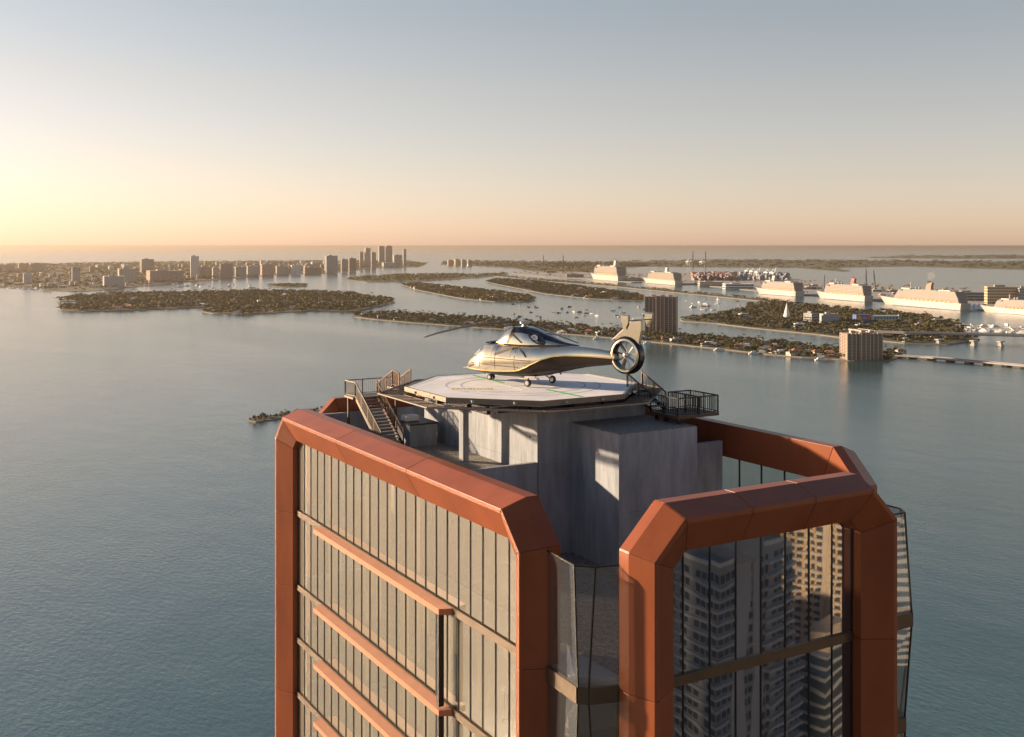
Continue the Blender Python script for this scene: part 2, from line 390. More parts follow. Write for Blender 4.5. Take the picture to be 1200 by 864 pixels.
# concrete core: body plus cast panels with open joints
def clad(par, face, a0, a1, plane, zs, pitch):
    na = max(1, round((a1 - a0) / pitch)); wd = (a1 - a0) / na
    for i in range(na):
        for z0, z1 in zip(zs[:-1], zs[1:]):
            g = .006; p0, p1 = a0 + i * wd + g, a0 + (i + 1) * wd - g; j = .004 * math.sin(7.3 * i + 3.1 * z0)
            b = MB()
            if face == 'x': b.box(plane - .05 - j, plane, p0, p1, R(z0 + g), R(z1 - g))
            else: b.box(p0, p1, plane - .05 - j, plane, R(z0 + g), R(z1 - g))
            b.build('concrete_panel', M['concrete'], par)
core = bx('core_wall', M['concrete_dark'], 34.15, 42.08, 55.25, 70.7, -18.9, -9.88)
zc_ = [-18.85, -16.4, -13.1, -9.84]
clad(core, 'x', 55.25, 70.7, 34.15, zc_, 2.6)
clad(core, 'y', 34.15, 42.08, 55.25, zc_, 2.65)
blk = bx('stair_core', M['concrete_dark'], 36.45, 42.1, 50.25, 55.18, -18.9, -10.72)
clad(blk, 'x', 50.2, 55.18, 36.45, [-18.85, -15.2, -10.7], 2.5)
clad(blk, 'y', 36.4, 42.1, 50.25, [-18.85, -15.2, -10.7], 1.9)
MB().box(36.5, 42.02, 50.3, 55.1, R(-10.71), R(-10.67)).build('gravel', M['gravel'], blk, kind='stuff')
for y, z in ((60.35, -10.62), (58.55, -11.35), (56.1, -11.5)):
    MB().cyl((34.09, y, R(z)), (34.14, y, R(z)), .075, 10).build('tie_hole', M['dark'], core)  # dark discs stand in for the shade inside form-tie holes
bx('column', M['concrete'], 32.1, 32.5, 60.95, 61.5, -13.7, -9.9)
# plant box beside the core
pb = thing('plant_box', 'low concrete roof box with a dark coping at the foot of the metal stair', 'roof vent', (32.4, 68.4, R(-13.68)))
MB().box(31.35, 33.35, 67.2, 69.6, R(-13.68), R(-12.2)).build('body', M['concrete'], pb)
MB().box(31.28, 33.42, 67.13, 69.67, R(-12.2), R(-12.1)).build('coping', M['dark'], pb)
MB().box(31.6, 32.6, 68.4, 69.3, R(-12.1), R(-11.75)).build('hatch', M['white_paint'], pb)

# ------------------------------------------------------------------ helipad
PC = Vector((36.0, 60.1, R(-8.95))); PZ = R(-8.95)
def octo(ap, z):
    r = ap / math.cos(math.pi / 8)
    return [Vector((PC.x + r * math.cos(math.pi / 8 + k * math.pi / 4), PC.y + r * math.sin(math.pi / 8 + k * math.pi / 4), z)) for k in range(8)]
pad = thing('helipad', 'octagonal pale helicopter landing deck with safety nets on top of the tower', 'helipad', (PC.x, PC.y, R(-9.9)))
MB().loft([octo(6.4, PZ - .40), octo(6.86, PZ - .20), octo(6.86, PZ)]).build('deck', M['deck'], pad)
o1, o2, o3, o4 = octo(6.87, PZ + .03), octo(7.02, PZ + .03), octo(7.02, PZ - .26), octo(6.87, PZ - .26)
for k in range(8):
    j = (k + 1) % 8; t = (o2[j] - o2[k]).normalized() * .01
    MB().loft([[o1[k] + t, o2[k] + t, o3[k] + t, o4[k] + t], [o1[j] - t, o2[j] - t, o3[j] - t, o4[j] - t]]).build('edge_beam', M['deck_edge'], pad)
    a, b = octo(6.55, PZ + .006), octo(6.86, PZ + .006)
    MB().prism([a[k], a[j], b[j], b[k]], (0, 0, .004)).build('edge_line', M['white_paint'], pad)
    c = (o2[k] * .5 + o2[j] * .5); n_ = Vector((c.x - PC.x, c.y - PC.y, 0)).normalized()
    for q in (.28, .72):
        c2 = o2[k] * (1 - q) + o2[j] * q
        MB().box(c2.x - .09, c2.x + .09, c2.y - .09, c2.y + .09, c2.z - .24, c2.z - .10).build('edge_light', M['lens'], pad)
# outrigger nets: frame, rods and mesh bars
for k in range(8):
    j = (k + 1) % 8
    a0, a1 = octo(7.05, PZ - .50)[k], octo(7.05, PZ - .50)[j]; b0, b1 = octo(8.55, PZ - .38)[k], octo(8.55, PZ - .38)[j]
    fr = MB()
    for p, q in ((a0, a1), (b0, b1), (a0, b0), (a1, b1)): fr.bar(p, q, .07)
    for i in range(1, 4): fr.bar(a0.lerp(a1, i / 4), b0.lerp(b1, i / 4), .06)
    net = fr.build('safety_net', M['net'], pad)
    me = MB()
    for i in range(1, 9): me.bar(a0.lerp(b0, i / 9), a1.lerp(b1, i / 9), .022)
    for i in range(1, 28): me.bar(a0.lerp(a1, i / 28), b0.lerp(b1, i / 28), .022)
    me.build('net_mesh', M['net'] if k in (3, 4) else M['net_shaded'], net, kind='stuff')  # left sides paler than the rest, imitating sunlight on the mesh
for i in range(-2, 3):
    MB().box(PC.x + i * 2.6 - .12, PC.x + i * 2.6 + .12, PC.y - 6.2 + abs(i) * .7, PC.y + 6.2 - abs(i) * .7, R(-9.82), R(-9.38)).build('deck_beam', M['dark'], pad)
for i in range(-2, 3):
    MB().box(PC.x - 6.2 + abs(i) * .7, PC.x + 6.2 - abs(i) * .7, PC.y + i * 2.6 - .1, PC.y + i * 2.6 + .1, R(-9.7), R(-9.385)).build('deck_beam', M['dark'], pad)
# painted marks
zt = PZ + .005
def strip(name, m_, p, q, wd, z=zt):
    p, q = Vector((*p, z)), Vector((*q, z)); d = (q - p).normalized(); s_ = Vector((-d.y, d.x, 0)) * wd / 2
    return MB().prism([p - s_, q - s_, q + s_, p + s_], (0, 0, .004)).build(name, m_, pad)
strip('green_line', M['green_paint'], (36.1, 57.4), (36.2, 53.6), .30); strip('green_line', M['green_paint'], (35.7, 66.3), (35.4, 61.6), .26)
strip('white_line', M['white_paint'], (34.9, 61.7), (34.9, 58.0), .28); strip('white_line', M['white_paint'], (37.2, 61.8), (37.2, 58.1), .28)
strip('white_line', M['white_paint'], (34.9, 59.9), (37.2, 59.9), .26, zt + .006)
for r in (3.95, 4.9):
    MB().loft([[(PC.x + (r + dr) * math.cos(a), PC.y + (r + dr) * math.sin(a), zt + dz) for dr, dz in ((0, 0), (.10, 0), (.10, .003), (0, .003))] for a in [2 * math.pi * i / 64 for i in range(65)]]).build('ring_mark', M['grey_paint'], pad)
d_ = Vector((1.75, -1.1, 0)).normalized(); n_ = Vector((-d_.y, d_.x, 0))
for row, (org, cnt, hh, mm_) in enumerate((((31.0, 60.45), 7, .62, 'yellow_paint'), ((31.1, 59.15), 9, .5, 'white_paint'))):
    q = Vector((*org, zt)); letters = MB()
    for i in range(cnt):
        wd = random.choice((.2, .3, .34)); kind = i % 3; th = .085
        lo = lambda u0, v0, u1, v1: letters.prism([q + d_ * u0 + n_ * v0, q + d_ * u1 + n_ * v0, q + d_ * u1 + n_ * v1, q + d_ * u0 + n_ * v1], (0, 0, .004))
        lo(0, 0, th, hh); lo(wd - th, 0, wd, hh)
        if kind != 1: lo(th, hh - th, wd - th, hh)
        if kind != 2: lo(th, hh * .45, wd - th, hh * .45 + th)
        if kind == 0: lo(th, 0, wd - th, th)
        q = q + d_ * (wd + .09)
    letters.build('lettering', M[mm_], pad)

# ------------------------------------------------------------------ metal stair with landing (behind the copper beam)
def railing(par, pts, h=1.05, step=.16, name='railing', m_=None):
    m_ = m_ or M['steel']; b = MB(); bl = MB()
    for p, q in zip(pts[:-1], pts[1:]):
        p, q = Vector(p), Vector(q); L = (q - p).length; up = Vector((0, 0, h))
        b.bar(p + up, q + up, .07); b.bar(p + up * .08, q + up * .08, .045)
        k = max(1, round(L / 1.3))
        for i in range(k + 1): r = p.lerp(q, i / k); b.bar(r, r + up, .065)
        k = max(1, round(L / step))
        for i in range(1, k): r = p.lerp(q, i / k); bl.bar(r + up * .08, r + up, .028)
    ob = b.build(name, m_, par); bl.build('baluster', m_, ob, kind='stuff'); return ob
def stair(par, p0, p1, wdir, wid, n, tread_m):
    p0, p1, wd = Vector(p0), Vector(p1), Vector(wdir) * wid; run = Vector((p1.x - p0.x, p1.y - p0.y, 0)); go = run / n; ri = (p1.z - p0.z) / n
    for s_ in (Vector((0, 0, 0)), wd):
        MB().bar(p0 + s_, p1 + s_, .06, .26).build('stringer', M['net'] if s_.length < .1 else M['steel'], par)  # first stringer paler, sunlight put into its colour
    for i in range(n):
        a = p0 + go * i + Vector((0, 0, ri * (i + .9))); 
        MB().prism([a, a + go * 1.02, a + go * 1.02 + wd, a + wd], (0, 0, .05)).build('step', tread_m, par)
st = thing('metal_staircase', 'brown steel stair with thin railings climbing from the gravel roof to the helipad', 'staircase', (30.1, 69.6, R(-13.68)))
zl = -10.7
stair(st, (29.3, 67.4, R(-13.66)), (29.3, 71.9, R(zl)), (1, 0, 0), 1.65, 16, M['tread'])
MB().box(29.1, 33.2, 71.9, 73.5, R(zl - .14), R(zl)).build('landing', M['net'], st)
for x in (29.3, 33.0): MB().bar((x, 73.2, R(-13.66)), (x, 73.2, R(zl - .14)), .14).build('post', M['steel'], st)
railing(st, [(29.3, 67.4, R(-13.5)), (29.3, 71.9, R(zl)), (29.15, 73.45, R(zl)), (33.1, 73.45, R(zl))], m_=M['net'])  # paler colour imitates the sun on this outer railing
railing(st, [(30.95, 67.4, R(-13.5)), (30.95, 71.9, R(zl))])
stair(st, (31.2, 71.9, R(zl)), (31.2, 69.6, R(-9.72)), (1, 0, 0), 1.3, 5, M['tread'])
MB().box(30.7, 32.6, 67.6, 69.6, R(-9.86), R(-9.72)).build('landing', M['steel'], st)
railing(st, [(31.15, 71.9, R(zl)), (31.15, 69.6, R(-9.72)), (30.75, 67.7, R(-9.72))])
railing(st, [(32.5, 71.9, R(zl)), (32.5, 69.6, R(-9.72))])
# access platform and steps on the other side of the pad
ap = thing('access_platform', 'dark railed steel platform with a short stair beside the helipad above the bare concrete block', 'platform', (42.8, 52.6, R(-10.66)))
zp = -10.15
MB().box(41.2, 44.4, 50.9, 53.6, R(zp - .18), R(zp)).build('platform_floor', M['steel'], ap)
for x, y in ((41.5, 51.2), (41.5, 53.3)): MB().bar((x, y, R(-10.66)), (x, y, R(zp - .18)), .16).build('post', M['dark'], ap)
MB().prism([(42.0, 52.0, R(-10.9)), (43.9, 52.0, R(zp - .19)), (41.4, 52.0, R(zp - .19)), (41.4, 52.0, R(-10.66))], (0, .5, 0)).build('bracket', M['dark'], ap)
railing(ap, [(41.25, 50.95, R(zp)), (44.35, 50.95, R(zp)), (44.35, 53.55, R(zp)), (42.6, 53.55, R(zp))], m_=M['dark'])
railing(ap, [(42.9, 50.95, R(zp)), (42.9, 53.55, R(zp))], m_=M['dark'])
stair(ap, (41.3, 53.6, R(zp)), (41.3, 56.0, R(-9.15)), (1, 0, 0), 1.1, 5, M['tread'])
railing(ap, [(41.25, 51.0, R(zp)), (41.25, 53.6, R(zp)), (41.25, 56.0, R(-9.15))], m_=M['dark'])
railing(ap, [(42.45, 53.6, R(zp)), (42.45, 56.0, R(-9.15)), (43.3, 57.2, R(-9.15))], m_=M['steel'])

# ------------------------------------------------------------------ helicopter (x forward, y to its left, z up)
HEL = Vector((36.9, 59.45, PZ + .012))
hel = thing('helicopter', 'champagne gold helicopter with dark brown belly and shrouded tail rotor parked on the helipad', 'helicopter', HEL, math.atan2(.947, -.32))
def hb(b, name, m_, parent=hel, smooth=True, kind=None): return b.build(name, m_, parent, o=(0, 0, 0), smooth=smooth, kind=kind)
HS = [  # s, bottom, top, half width, height of the widest line
    (6.36, .70, .80, .04, .75), (6.22, .65, .98, .24, .78), (5.9, .59, 1.28, .50, .84), (5.45, .53, 1.62, .74, .93), (5.0, .49, 2.02, .93, 1.03), (4.5, .45, 2.33, 1.07, 1.13),
    (4.0, .41, 2.52, 1.15, 1.22), (3.2, .37, 2.60, 1.2, 1.30), (2.2, .38, 2.64, 1.21, 1.34), (1.2, .43, 2.66, 1.2, 1.38), (.2, .53, 2.66, 1.14, 1.45), (-.6, .67, 2.68, 1.04, 1.55),
    (-1.3, .83, 2.70, .90, 1.66), (-2.0, 1.0, 2.72, .74, 1.78), (-2.8, 1.2, 2.71, .58, 1.92), (-3.8, 1.42, 2.68, .45, 2.04), (-4.8, 1.57, 2.62, .37, 2.10), (-5.5, 1.67, 2.55, .31, 2.12), (-6.0, 1.75, 2.46, .26, 2.12)]
STR = [(6.5, .72), (5.0, .70), (3.4, .73), (2.1, .80), (1.1, .90), (.4, 1.14), (-.3, 1.48), (-1.0, 1.80), (-1.7, 2.0), (-2.6, 2.10), (-4.5, 2.14), (-6.2, 2.12)]
def lerp(tab, s_):
    for (a, va), (b, vb) in zip(tab[:-1], tab[1:]):
        if a >= s_ >= b:
            t = (a - s_) / (a - b); t = t * t * (3 - 2 * t) * .5 + t * .5; return va + (vb - va) * t
    return tab[-1][1] if s_ < tab[-1][0] else tab[0][1]
ss = []
for a, b in zip(HS[:-1], HS[1:]):
    for k in range(3):
        t = k / 3; ss.append(tuple(a[i] + (b[i] - a[i]) * t for i in range(5)))
ss.append(HS[-1])
def half_w(st_, z):
    s_, zb, zt_, hw, zc = st_
    h = (zt_ - zc) if z >= zc else (zc - zb); e = 2.5 if z >= zc else 2.2
    return hw * max(0.0, 1 - abs((z - zc) / h) ** e) ** (1 / e)
up_r, lo_r, ln = [], [], []
for st_ in ss:
    s_, zb, zt_, hw, zc = st_; zs = min(max(lerp(STR, s_), zb + .03), zt_ - .05)
    n = 12; L_ = []
    for i in range(n + 1):
        t = i / n; z = zs + (zt_ - zs) * math.sin(t * math.pi / 2); L_.append((half_w(st_, z), z))
    L_[-1] = (0.0, zt_)
    up_r.append([(s_, y, z) for y, z in L_] + [(s_, -y, z) for y, z in reversed(L_[:-1])])
    D_ = [(half_w(st_, zs + (zb - zs) * math.sin(i / 8 * math.pi / 2)), zs + (zb - zs) * math.sin(i / 8 * math.pi / 2)) for i in range(9)]; D_[-1] = (0.0, zb)
    lo_r.append([(s_, y, z) for y, z in D_] + [(s_, -y, z) for y, z in reversed(D_[:-1])])
    ln.append((s_, half_w(st_, zs) + .008, zs))
fus = hb(MB().loft(up_r, caps=False, closed=False), 'fuselage', M['gold'])
hb(MB().loft(lo_r, caps=False, closed=False), 'belly', M['brown'])
for sg in (1, -1):
    hb(MB().tube([(a, sg * b, c) for a, b, c in ln], .035, 6), 'trim_line', M['gold_line'])
    # door seams, waist line and handles
    for s_ in (4.35, 2.95, 1.35):
        stn = min(ss, key=lambda q: abs(q[0] - s_)); pts = [(stn[0], sg * (half_w(stn, z) + .003), z) for z in (.95, 1.2, 1.5, 1.8, 2.1, 2.35, 2.5)]
        hb(MB().tube(pts, .017, 5), 'door_seam', M['brown'])
    pts = [(q[0], sg * (half_w(q, 1.62) + .004), 1.62) for q in ss if -.2 < q[0] < 5.3]
    hb(MB().tube(pts, .022, 5), 'waist_line', M['brown'])
    pts = [(q[0], sg * (half_w(q, 1.15) + .002), 1.15) for q in ss if .6 < q[0] < 5.6]
    hb(MB().tube(pts, .016, 5), 'waist_line', M['brown'])
    hb(MB().bar((.75, sg * 1.10, 2.32), (.25, sg * 1.12, 1.85), .05, .10), 'intake_slot', M['black'])
    # side glazing laid flush on the cabin flank
    for s0, s1 in ((4.25, 3.05), (2.85, 1.45)):
        rows_ = []
        for q in [q for q in ss if s1 <= q[0] <= s0]:
            rows_.append([(q[0], sg * (half_w(q, z) + .012), z) for z in (1.72, 1.9, 2.1, 2.28, 2.38)])
        hb(MB().loft(rows_, caps=False, closed=False), 'cabin_window', M['cabin_glass'])
# windscreen
rows_ = []
for q in [q for q in ss if 4.45 <= q[0] <= 5.6]:
    zt_ = q[2]; zz = [q[4] + (zt_ - q[4]) * k for k in (.62, .8, .92, .985)]
    L_ = [(q[0], half_w(q, z) + .01, z + .006) for z in zz]; rows_.append(L_ + [(q[0], 0, zt_ + .012)] + [(a, -b, c) for a, b, c in reversed(L_)])
hb(MB().loft(rows_, caps=False, closed=False), 'windscreen', M['cabin_glass'])
hb(MB().loft([[(a, y, z) for y, z in ((.5, b - .04), (.42, b + .05), (-.42, b + .05), (-.5, b - .04))] for a, b in ((4.3, 2.50), (3.7, 2.60), (3.25, 2.66))]), 'roof_panel', M['black'])
# engine cowling with a dark spine
CW = [(3.35, .55, 2.58, 2.64), (2.9, .72, 2.55, 3.05), (2.35, .82, 2.52, 3.52), (1.9, .86, 2.52, 3.62), (1.0, .86, 2.52, 3.64), (.4, .84, 2.54, 3.52), (-.3, .76, 2.58, 3.26), (-1.1, .62, 2.62, 3.05), (-1.9, .44, 2.66, 2.82), (-2.5, .26, 2.66, 2.74)]
rg = []
for s_, hw, zb, zt_ in CW:
    top = hw * .46; rg.append([(s_, hw, zb), (s_, hw * .97, zb + (zt_ - zb) * .3), (s_, hw * .8, zb + (zt_ - zb) * .7), (s_, top, zt_ - .02), (s_, 0, zt_ + .015),
                               (s_, -top, zt_ - .02), (s_, -hw * .8, zb + (zt_ - zb) * .7), (s_, -hw * .97, zb + (zt_ - zb) * .3), (s_, -hw, zb)])
cow = hb(MB().loft(rg), 'engine_cowling', M['gold'])
hb(MB().loft([[(s_, hw * .80, zb + (zt_ - zb) * .74), (s_, hw * .50, zt_ + .03), (s_, hw * .3, zt_ + .06), (s_, -hw * .3, zt_ + .06), (s_, -hw * .50, zt_ + .03), (s_, -hw * .80, zb + (zt_ - zb) * .74)] for s_, hw, zb, zt_ in CW if s_ < 1.95] + [[(-3.1, .12, 2.69), (-3.1, .1, 2.72), (-3.1, .06, 2.74), (-3.1, -.06, 2.74), (-3.1, -.1, 2.72), (-3.1, -.12, 2.69)]]), 'spine', M['black'], cow)
for sg in (1, -1):
    hb(MB().loft([[(s_, sg * (hw + .012), zb - .03), (s_, sg * (hw + .03), zb + .05), (s_, sg * (hw - .02), zb + .06)] for s_, hw, zb, zt_ in CW if s_ < 2.4]), 'cowling_seam', M['black'], cow)
    hb(MB().bar((1.75, sg * .80, 3.25), (.85, sg * .87, 2.72), .03, .09), 'cowling_strut', M['black'], cow)
    # engine exhaust: dark oval recess with a bright pipe in it
    c = Vector((-.25, sg * .66, 3.02)); n_ = Vector((-.25, sg * .9, .35)).normalized(); u = Vector((-.93, -.0, -.36)).normalized(); v = n_.cross(u)
    ov = lambda a, b, off, dx=0: [c + n_ * off + u * (a * math.cos(t) + dx) + v * (b * math.sin(t)) for t in [2 * math.pi * i / 20 for i in range(20)]]
    hb(MB().loft([ov(.74, .30, -.02), ov(.70, .27, .05), ov(.62, .21, .05), ov(.58, .18, -.05)]), 'exhaust_rim', M['black'], cow)
    hb(MB().loft([ov(.24, .16, -.02, -.12), ov(.24, .16, .12, -.12), ov(.18, .11, .12, -.12), ov(.16, .10, .02, -.12)]), 'exhaust_pipe', M['alu'], cow)
# rotor head and the blade that is seen
hb(MB().tube([(1.3, 0, 3.68), (1.3, 0, 3.86)], [.22, .15], 14).tube([(1.3, 0, 3.86), (1.3, 0, 4.0), (1.3, 0, 4.06)], [.34, .36, .22], 16), 'rotor_hub', M['alu'])
bd = Vector((.754, .656, 0)); bn = Vector((-.656, .754, -.24)).normalized(); rg = []
for t, ch, dz in ((.45, .10, .0), (.9, .12, -.01), (1.3, .42, -.03), (2.6, .50, -.12), (4.2, .50, -.36), (5.6, .46, -.70), (6.4, .40, -.95), (6.55, .12, -1.0)):
    c = Vector((1.3, 0, 3.98)) + bd * t + Vector((0, 0, dz)); rg.append([c + bn * ch * .5, c + bn * ch * .1 + Vector((0, 0, .035)), c - bn * ch * .5, c + bn * ch * .1 - Vector((0, 0, .03))])
hb(MB().loft(rg), 'rotor_blade', M['rubber'])
bd2 = Vector((-.955, -.10, -.28)).normalized(); bn2 = Vector((.1, -.99, 0)); rg = []
for t, ch in ((.4, .10), (.9, .14), (1.4, .34), (3.3, .34), (4.2, .26)):
    c = Vector((1.3, 0, 4.0)) + bd2 * t; rg.append([c + bn2 * ch * .5, c + Vector((0, 0, .03)), c - bn2 * ch * .5, c - Vector((0, 0, .03))])
hb(MB().loft(rg), 'rotor_blade', M['black'])
# shrouded tail rotor
FC = Vector((-6.72, 0, 2.35))
def fan_ring(rs, y): return [(FC.x + rs * math.cos(t), y, FC.z + rs * math.sin(t)) for t in [2 * math.pi * i / 40 for i in range(40)]]
shr = hb(MB().loft([fan_ring(.84, .22), fan_ring(.88, .27), fan_ring(1.0, .24), fan_ring(1.08, .10), fan_ring(1.08, -.10), fan_ring(1.0, -.24), fan_ring(.88, -.27), fan_ring(.84, -.22), fan_ring(.84, .22)], caps=False), 'tail_shroud', M['gold'])
hb(MB().loft([fan_ring(.845, .2), fan_ring(.80, .19), fan_ring(.80, -.19), fan_ring(.845, -.2)], caps=False), 'duct_lining', M['black'], shr)
hb(MB().loft([fan_ring(1.085, .20), fan_ring(1.15, .10), fan_ring(1.15, -.24), fan_ring(1.02, -.30), fan_ring(1.0, -.245)], caps=False), 'shroud_shade_band', M['black'], shr)  # black band stands in for shade on the duct's rear edge
hb(MB().tube([(FC.x, .24, FC.z), (FC.x, .17, FC.z), (FC.x, -.15, FC.z)], [.06, .17, .17], 14), 'fan_hub', M['gold'])
for k in range(9):
    a = 2 * math.pi * k / 9 + .2; u = Vector((math.cos(a), 0, math.sin(a))); v = Vector((-math.sin(a), .75, math.cos(a))).normalized()
    hb(MB().loft([[FC + u * r + v * c + Vector((0, .012, 0)), FC + u * r - v * c + Vector((0, .012, 0)), FC + u * r - v * c - Vector((0, .012, 0)), FC + u * r + v * c - Vector((0, .012, 0))] for r, c in ((.15, .06), (.79, .085))]), 'fan_blade', M['alu'], smooth=False)
for k in range(3):
    a = 2 * math.pi * k / 3 + .9; u = Vector((math.cos(a), 0, math.sin(a)))
    hb(MB().bar(FC + u * .14 - Vector((0, .16, 0)), FC + u * .82 - Vector((0, .16, 0)), .06), 'stator', M['black'])
FP = [(-5.6, 3.2), (-5.95, 3.48), (-6.65, 4.05), (-7.25, 4.64), (-7.95, 4.70), (-7.92, 3.9), (-7.72, 3.0), (-7.45, 2.95), (-6.6, 3.35)]
cx = sum(p[0] for p in FP) / len(FP); cz = sum(p[1] for p in FP) / len(FP)
hb(MB().loft([[(cx + (x - cx) * k, y, cz + (z - cz) * k) for x, z in FP] for k, y in ((.86, .07), (1, .03), (1, -.03), (.86, -.07))]), 'tail_fin', M['gold'], smooth=False)
stb = hb(MB().bar((-7.62, 1.35, 4.52), (-7.62, -1.1, 4.52), .42, .07), 'stabiliser', M['black'], smooth=False)
for y in (1.38, -1.12):
    P_ = [(-7.28, 4.92), (-7.92, 4.88), (-7.88, 4.35), (-7.72, 4.02), (-7.45, 4.02), (-7.32, 4.4)]
    hb(MB().loft([[(-7.6 + (x + 7.6) * k, y + dy, 4.5 + (z - 4.5) * k) for x, z in P_] for k, dy in ((.8, -.07), (1, -.03), (1, .03), (.8, .07))]), 'end_plate', M['gold'], stb, smooth=False)
# wheels
def wheel(c, r, wd, par):
    c = Vector(c)
    ty = hb(MB().loft([[(c.x + a * math.cos(t), c.y + y, c.z + a * math.sin(t)) for t in [2 * math.pi * i / 22 for i in range(22)]] for a, y in ((r * .6, -wd * .5), (r * .9, -wd * .5), (r, -wd * .3), (r, wd * .3), (r * .9, wd * .5), (r * .6, wd * .5))]), 'wheel', M['rubber'], par)
    hb(MB().cyl((c.x, c.y - wd * .52, c.z), (c.x, c.y + wd * .52, c.z), r * .58, 16), 'rim', M['alu'], ty)
for sg in (1, -1): wheel((4.25, sg * .14, .19), .19, .15, hel)
hb(MB().cyl((4.25, 0, .2), (4.32, 0, .62), .05, 8).cyl((4.25, -.14, .19), (4.25, .14, .19), .035, 8), 'nose_strut', M['alu'])
for sg in (1, -1):
    wheel((0, sg * 1.25, .24), .24, .2, hel)
    hb(MB().cyl((0, sg * 1.2, .25), (.35, sg * .78, .60), .05, 8).cyl((0, sg * 1.1, .24), (0, sg * 1.28, .24), .04, 8).bar((.55, sg * .85, .55), (-.3, sg * .85, .60), .16, .10), 'gear_strut', M['alu'])
hb(MB().bar((1.4, .35, .36), (-.1, .35, .42), .28, .10), 'belly_step', M['alu'], smooth=False)
for s_, z in ((4.9, .36), (-1.6, .80)): hb(MB().bar((s_, 0, z + .16), (s_ - .12, 0, z), .02, .1), 'antenna', M['black'], smooth=False)
hb(MB().tube([(6.2, .16, .70), (6.62, .16, .66)], .02, 6), 'pitot_probe', M['alu'])

# ------------------------------------------------------------------ land, trees
def ground_mat(name, c1, c2, sc=.05):
    return mat(name, c1, .95, 0, .3, sc, .3, .3, var2=c2)
M['soil'] = ground_mat('island_soil', (.115, .10, .05), (.045, .055, .02), .04)
M['city_soil'] = ground_mat('city_ground', (.085, .075, .04), (.045, .05, .02), .012); M['streets'] = ground_mat('street_ground', (.10, .095, .085), (.045, .05, .035), .02)
M['quay'] = ground_mat('quay_concrete', (.36, .33, .29), (.24, .22, .20), .02)
M['road'] = mat('asphalt', (.11, .105, .10), .9, 0, .2, .1)
M['bridge'] = mat('bridge_concrete', (.40, .37, .34), .85, 0, .12, .08)
M['seawall'] = mat('seawall', (.19, .175, .15), .9, 0, .2, .1)
M['leaf'] = mat('leaves', (.150, .108, .022), .85, 0, .5, .07, var2=(.050, .048, .012))
M['leaf2'] = mat('dark_leaves', (.080, .066, .018), .85, 0, .45, .09)
M['leaf3'] = mat('brown_leaves', (.135, .092, .036), .85, 0, .4, .09)  # browner leaf tone
M['palm'] = mat('palm_fronds', (.070, .072, .026), .8, 0, .4, .2)
M['bark'] = mat('bark', (.13, .10, .075), .9, 0, .2, 2)

def land(name, poly, h=1.6, mtl='soil', edge='seawall'):
    pts = [at(x, y) for x, y in poly]
    b = MB(); b.prism([(p.x, p.y, -1.5) for p in pts], (0, 0, 1.5 + h)); ob = b.build(name, M[mtl]); structure(ob)
    if edge:
        e = MB(); n = len(pts)
        for i in range(n):
            p, q = pts[i].copy(), pts[(i + 1) % n].copy(); p.z = q.z = (h + .25) / 2 - .3
            e.bar(p, q, 1.2, h + .8)
        e.build('seawall', M[edge], ob)
    return ob, [(p.x, p.y) for p in pts]
def inside(pts, P):
    x, y = P[:, 0], P[:, 1]; r = np.zeros(len(P), bool); n = len(pts)
    for i in range(n):
        (xi, yi), (xj, yj) = pts[i], pts[i - 1]
        if yi == yj: continue
        r ^= ((yi > y) != (yj > y)) & (x < (xj - xi) * (y - yi) / (yj - yi) + xi)
    return r
def scatter(pts, n):
    a = np.array(pts); lo, hi = a.min(0), a.max(0); out = np.zeros((0, 2))
    while len(out) < n:
        P = RNG.uniform(lo, hi, (max(n * 4, 400), 2)); out = np.vstack([out, P[inside(pts, P)]])
    return out[:n]
def crown_arrays(kind, nq, seed):
    """leaf clumps spread through a crown of unit height: returns (n*4, 3) quad corners"""
    r = np.random.default_rng(seed); V = []
    if kind == 'palm':
        for k in range(nq // 2):
            a = 2 * math.pi * k / (nq // 2) + r.uniform(-.2, .2); d = np.array([math.cos(a), math.sin(a), 0]); s_ = np.array([-math.sin(a), math.cos(a), 0]) * .045
            p0 = np.array([0, 0, .93]); p1 = p0 + d * .17 + [0, 0, .07]; p2 = p1 + d * .17 + [0, 0, -.13 - r.uniform(0, .08)]
            V += [p0 - s_ * .5, p0 + s_ * .5, p1 + s_, p1 - s_, p1 - s_, p1 + s_, p2 + s_ * .3, p2 - s_ * .3]
    else:
        lobes = [(r.normal(0, .17, 3) * [1, 1, .55] + [0, 0, .62], r.uniform(.16, .3)) for _ in range(5)]
        for k in range(nq):
            c, rad = lobes[k % 5]; d = r.normal(0, 1, 3); d /= np.linalg.norm(d); c = c + d * rad * r.uniform(.55, 1.05) * [1.15, 1.15, .85]
            n_ = d + r.normal(0, .5, 3); n_ /= np.linalg.norm(n_); u = np.cross(n_, [.3, .2, 1]); u /= np.linalg.norm(u); v = np.cross(n_, u)
            s1, s2 = r.uniform(.08, .15), r.uniform(.06, .12)
            V += [c - u * s1 - v * s2 * .6, c + u * s1 * .8 - v * s2, c + u * s1 + v * s2 * .7, c - u * s1 * .7 + v * s2]
    return np.array(V)
def quads_mesh(name, V):
    me = bpy.data.meshes.new(name); nq = len(V) // 4
    me.vertices.add(len(V)); me.vertices.foreach_set('co', V.astype(np.float32).ravel())
    me.loops.add(len(V)); me.loops.foreach_set('vertex_index', np.arange(len(V), dtype=np.int32))
    me.polygons.add(nq); me.polygons.foreach_set('loop_start', np.arange(0, len(V), 4, dtype=np.int32))
    me.update(calc_edges=True); return me
CR = [crown_arrays('tree', 30, 40 + i) for i in range(4)]; PALM = [crown_arrays('palm', 18, 60 + i) for i in range(2)]
CR_FAR = [crown_arrays('tree', 14, 80 + i) * [1, 1, 1] for i in range(3)]
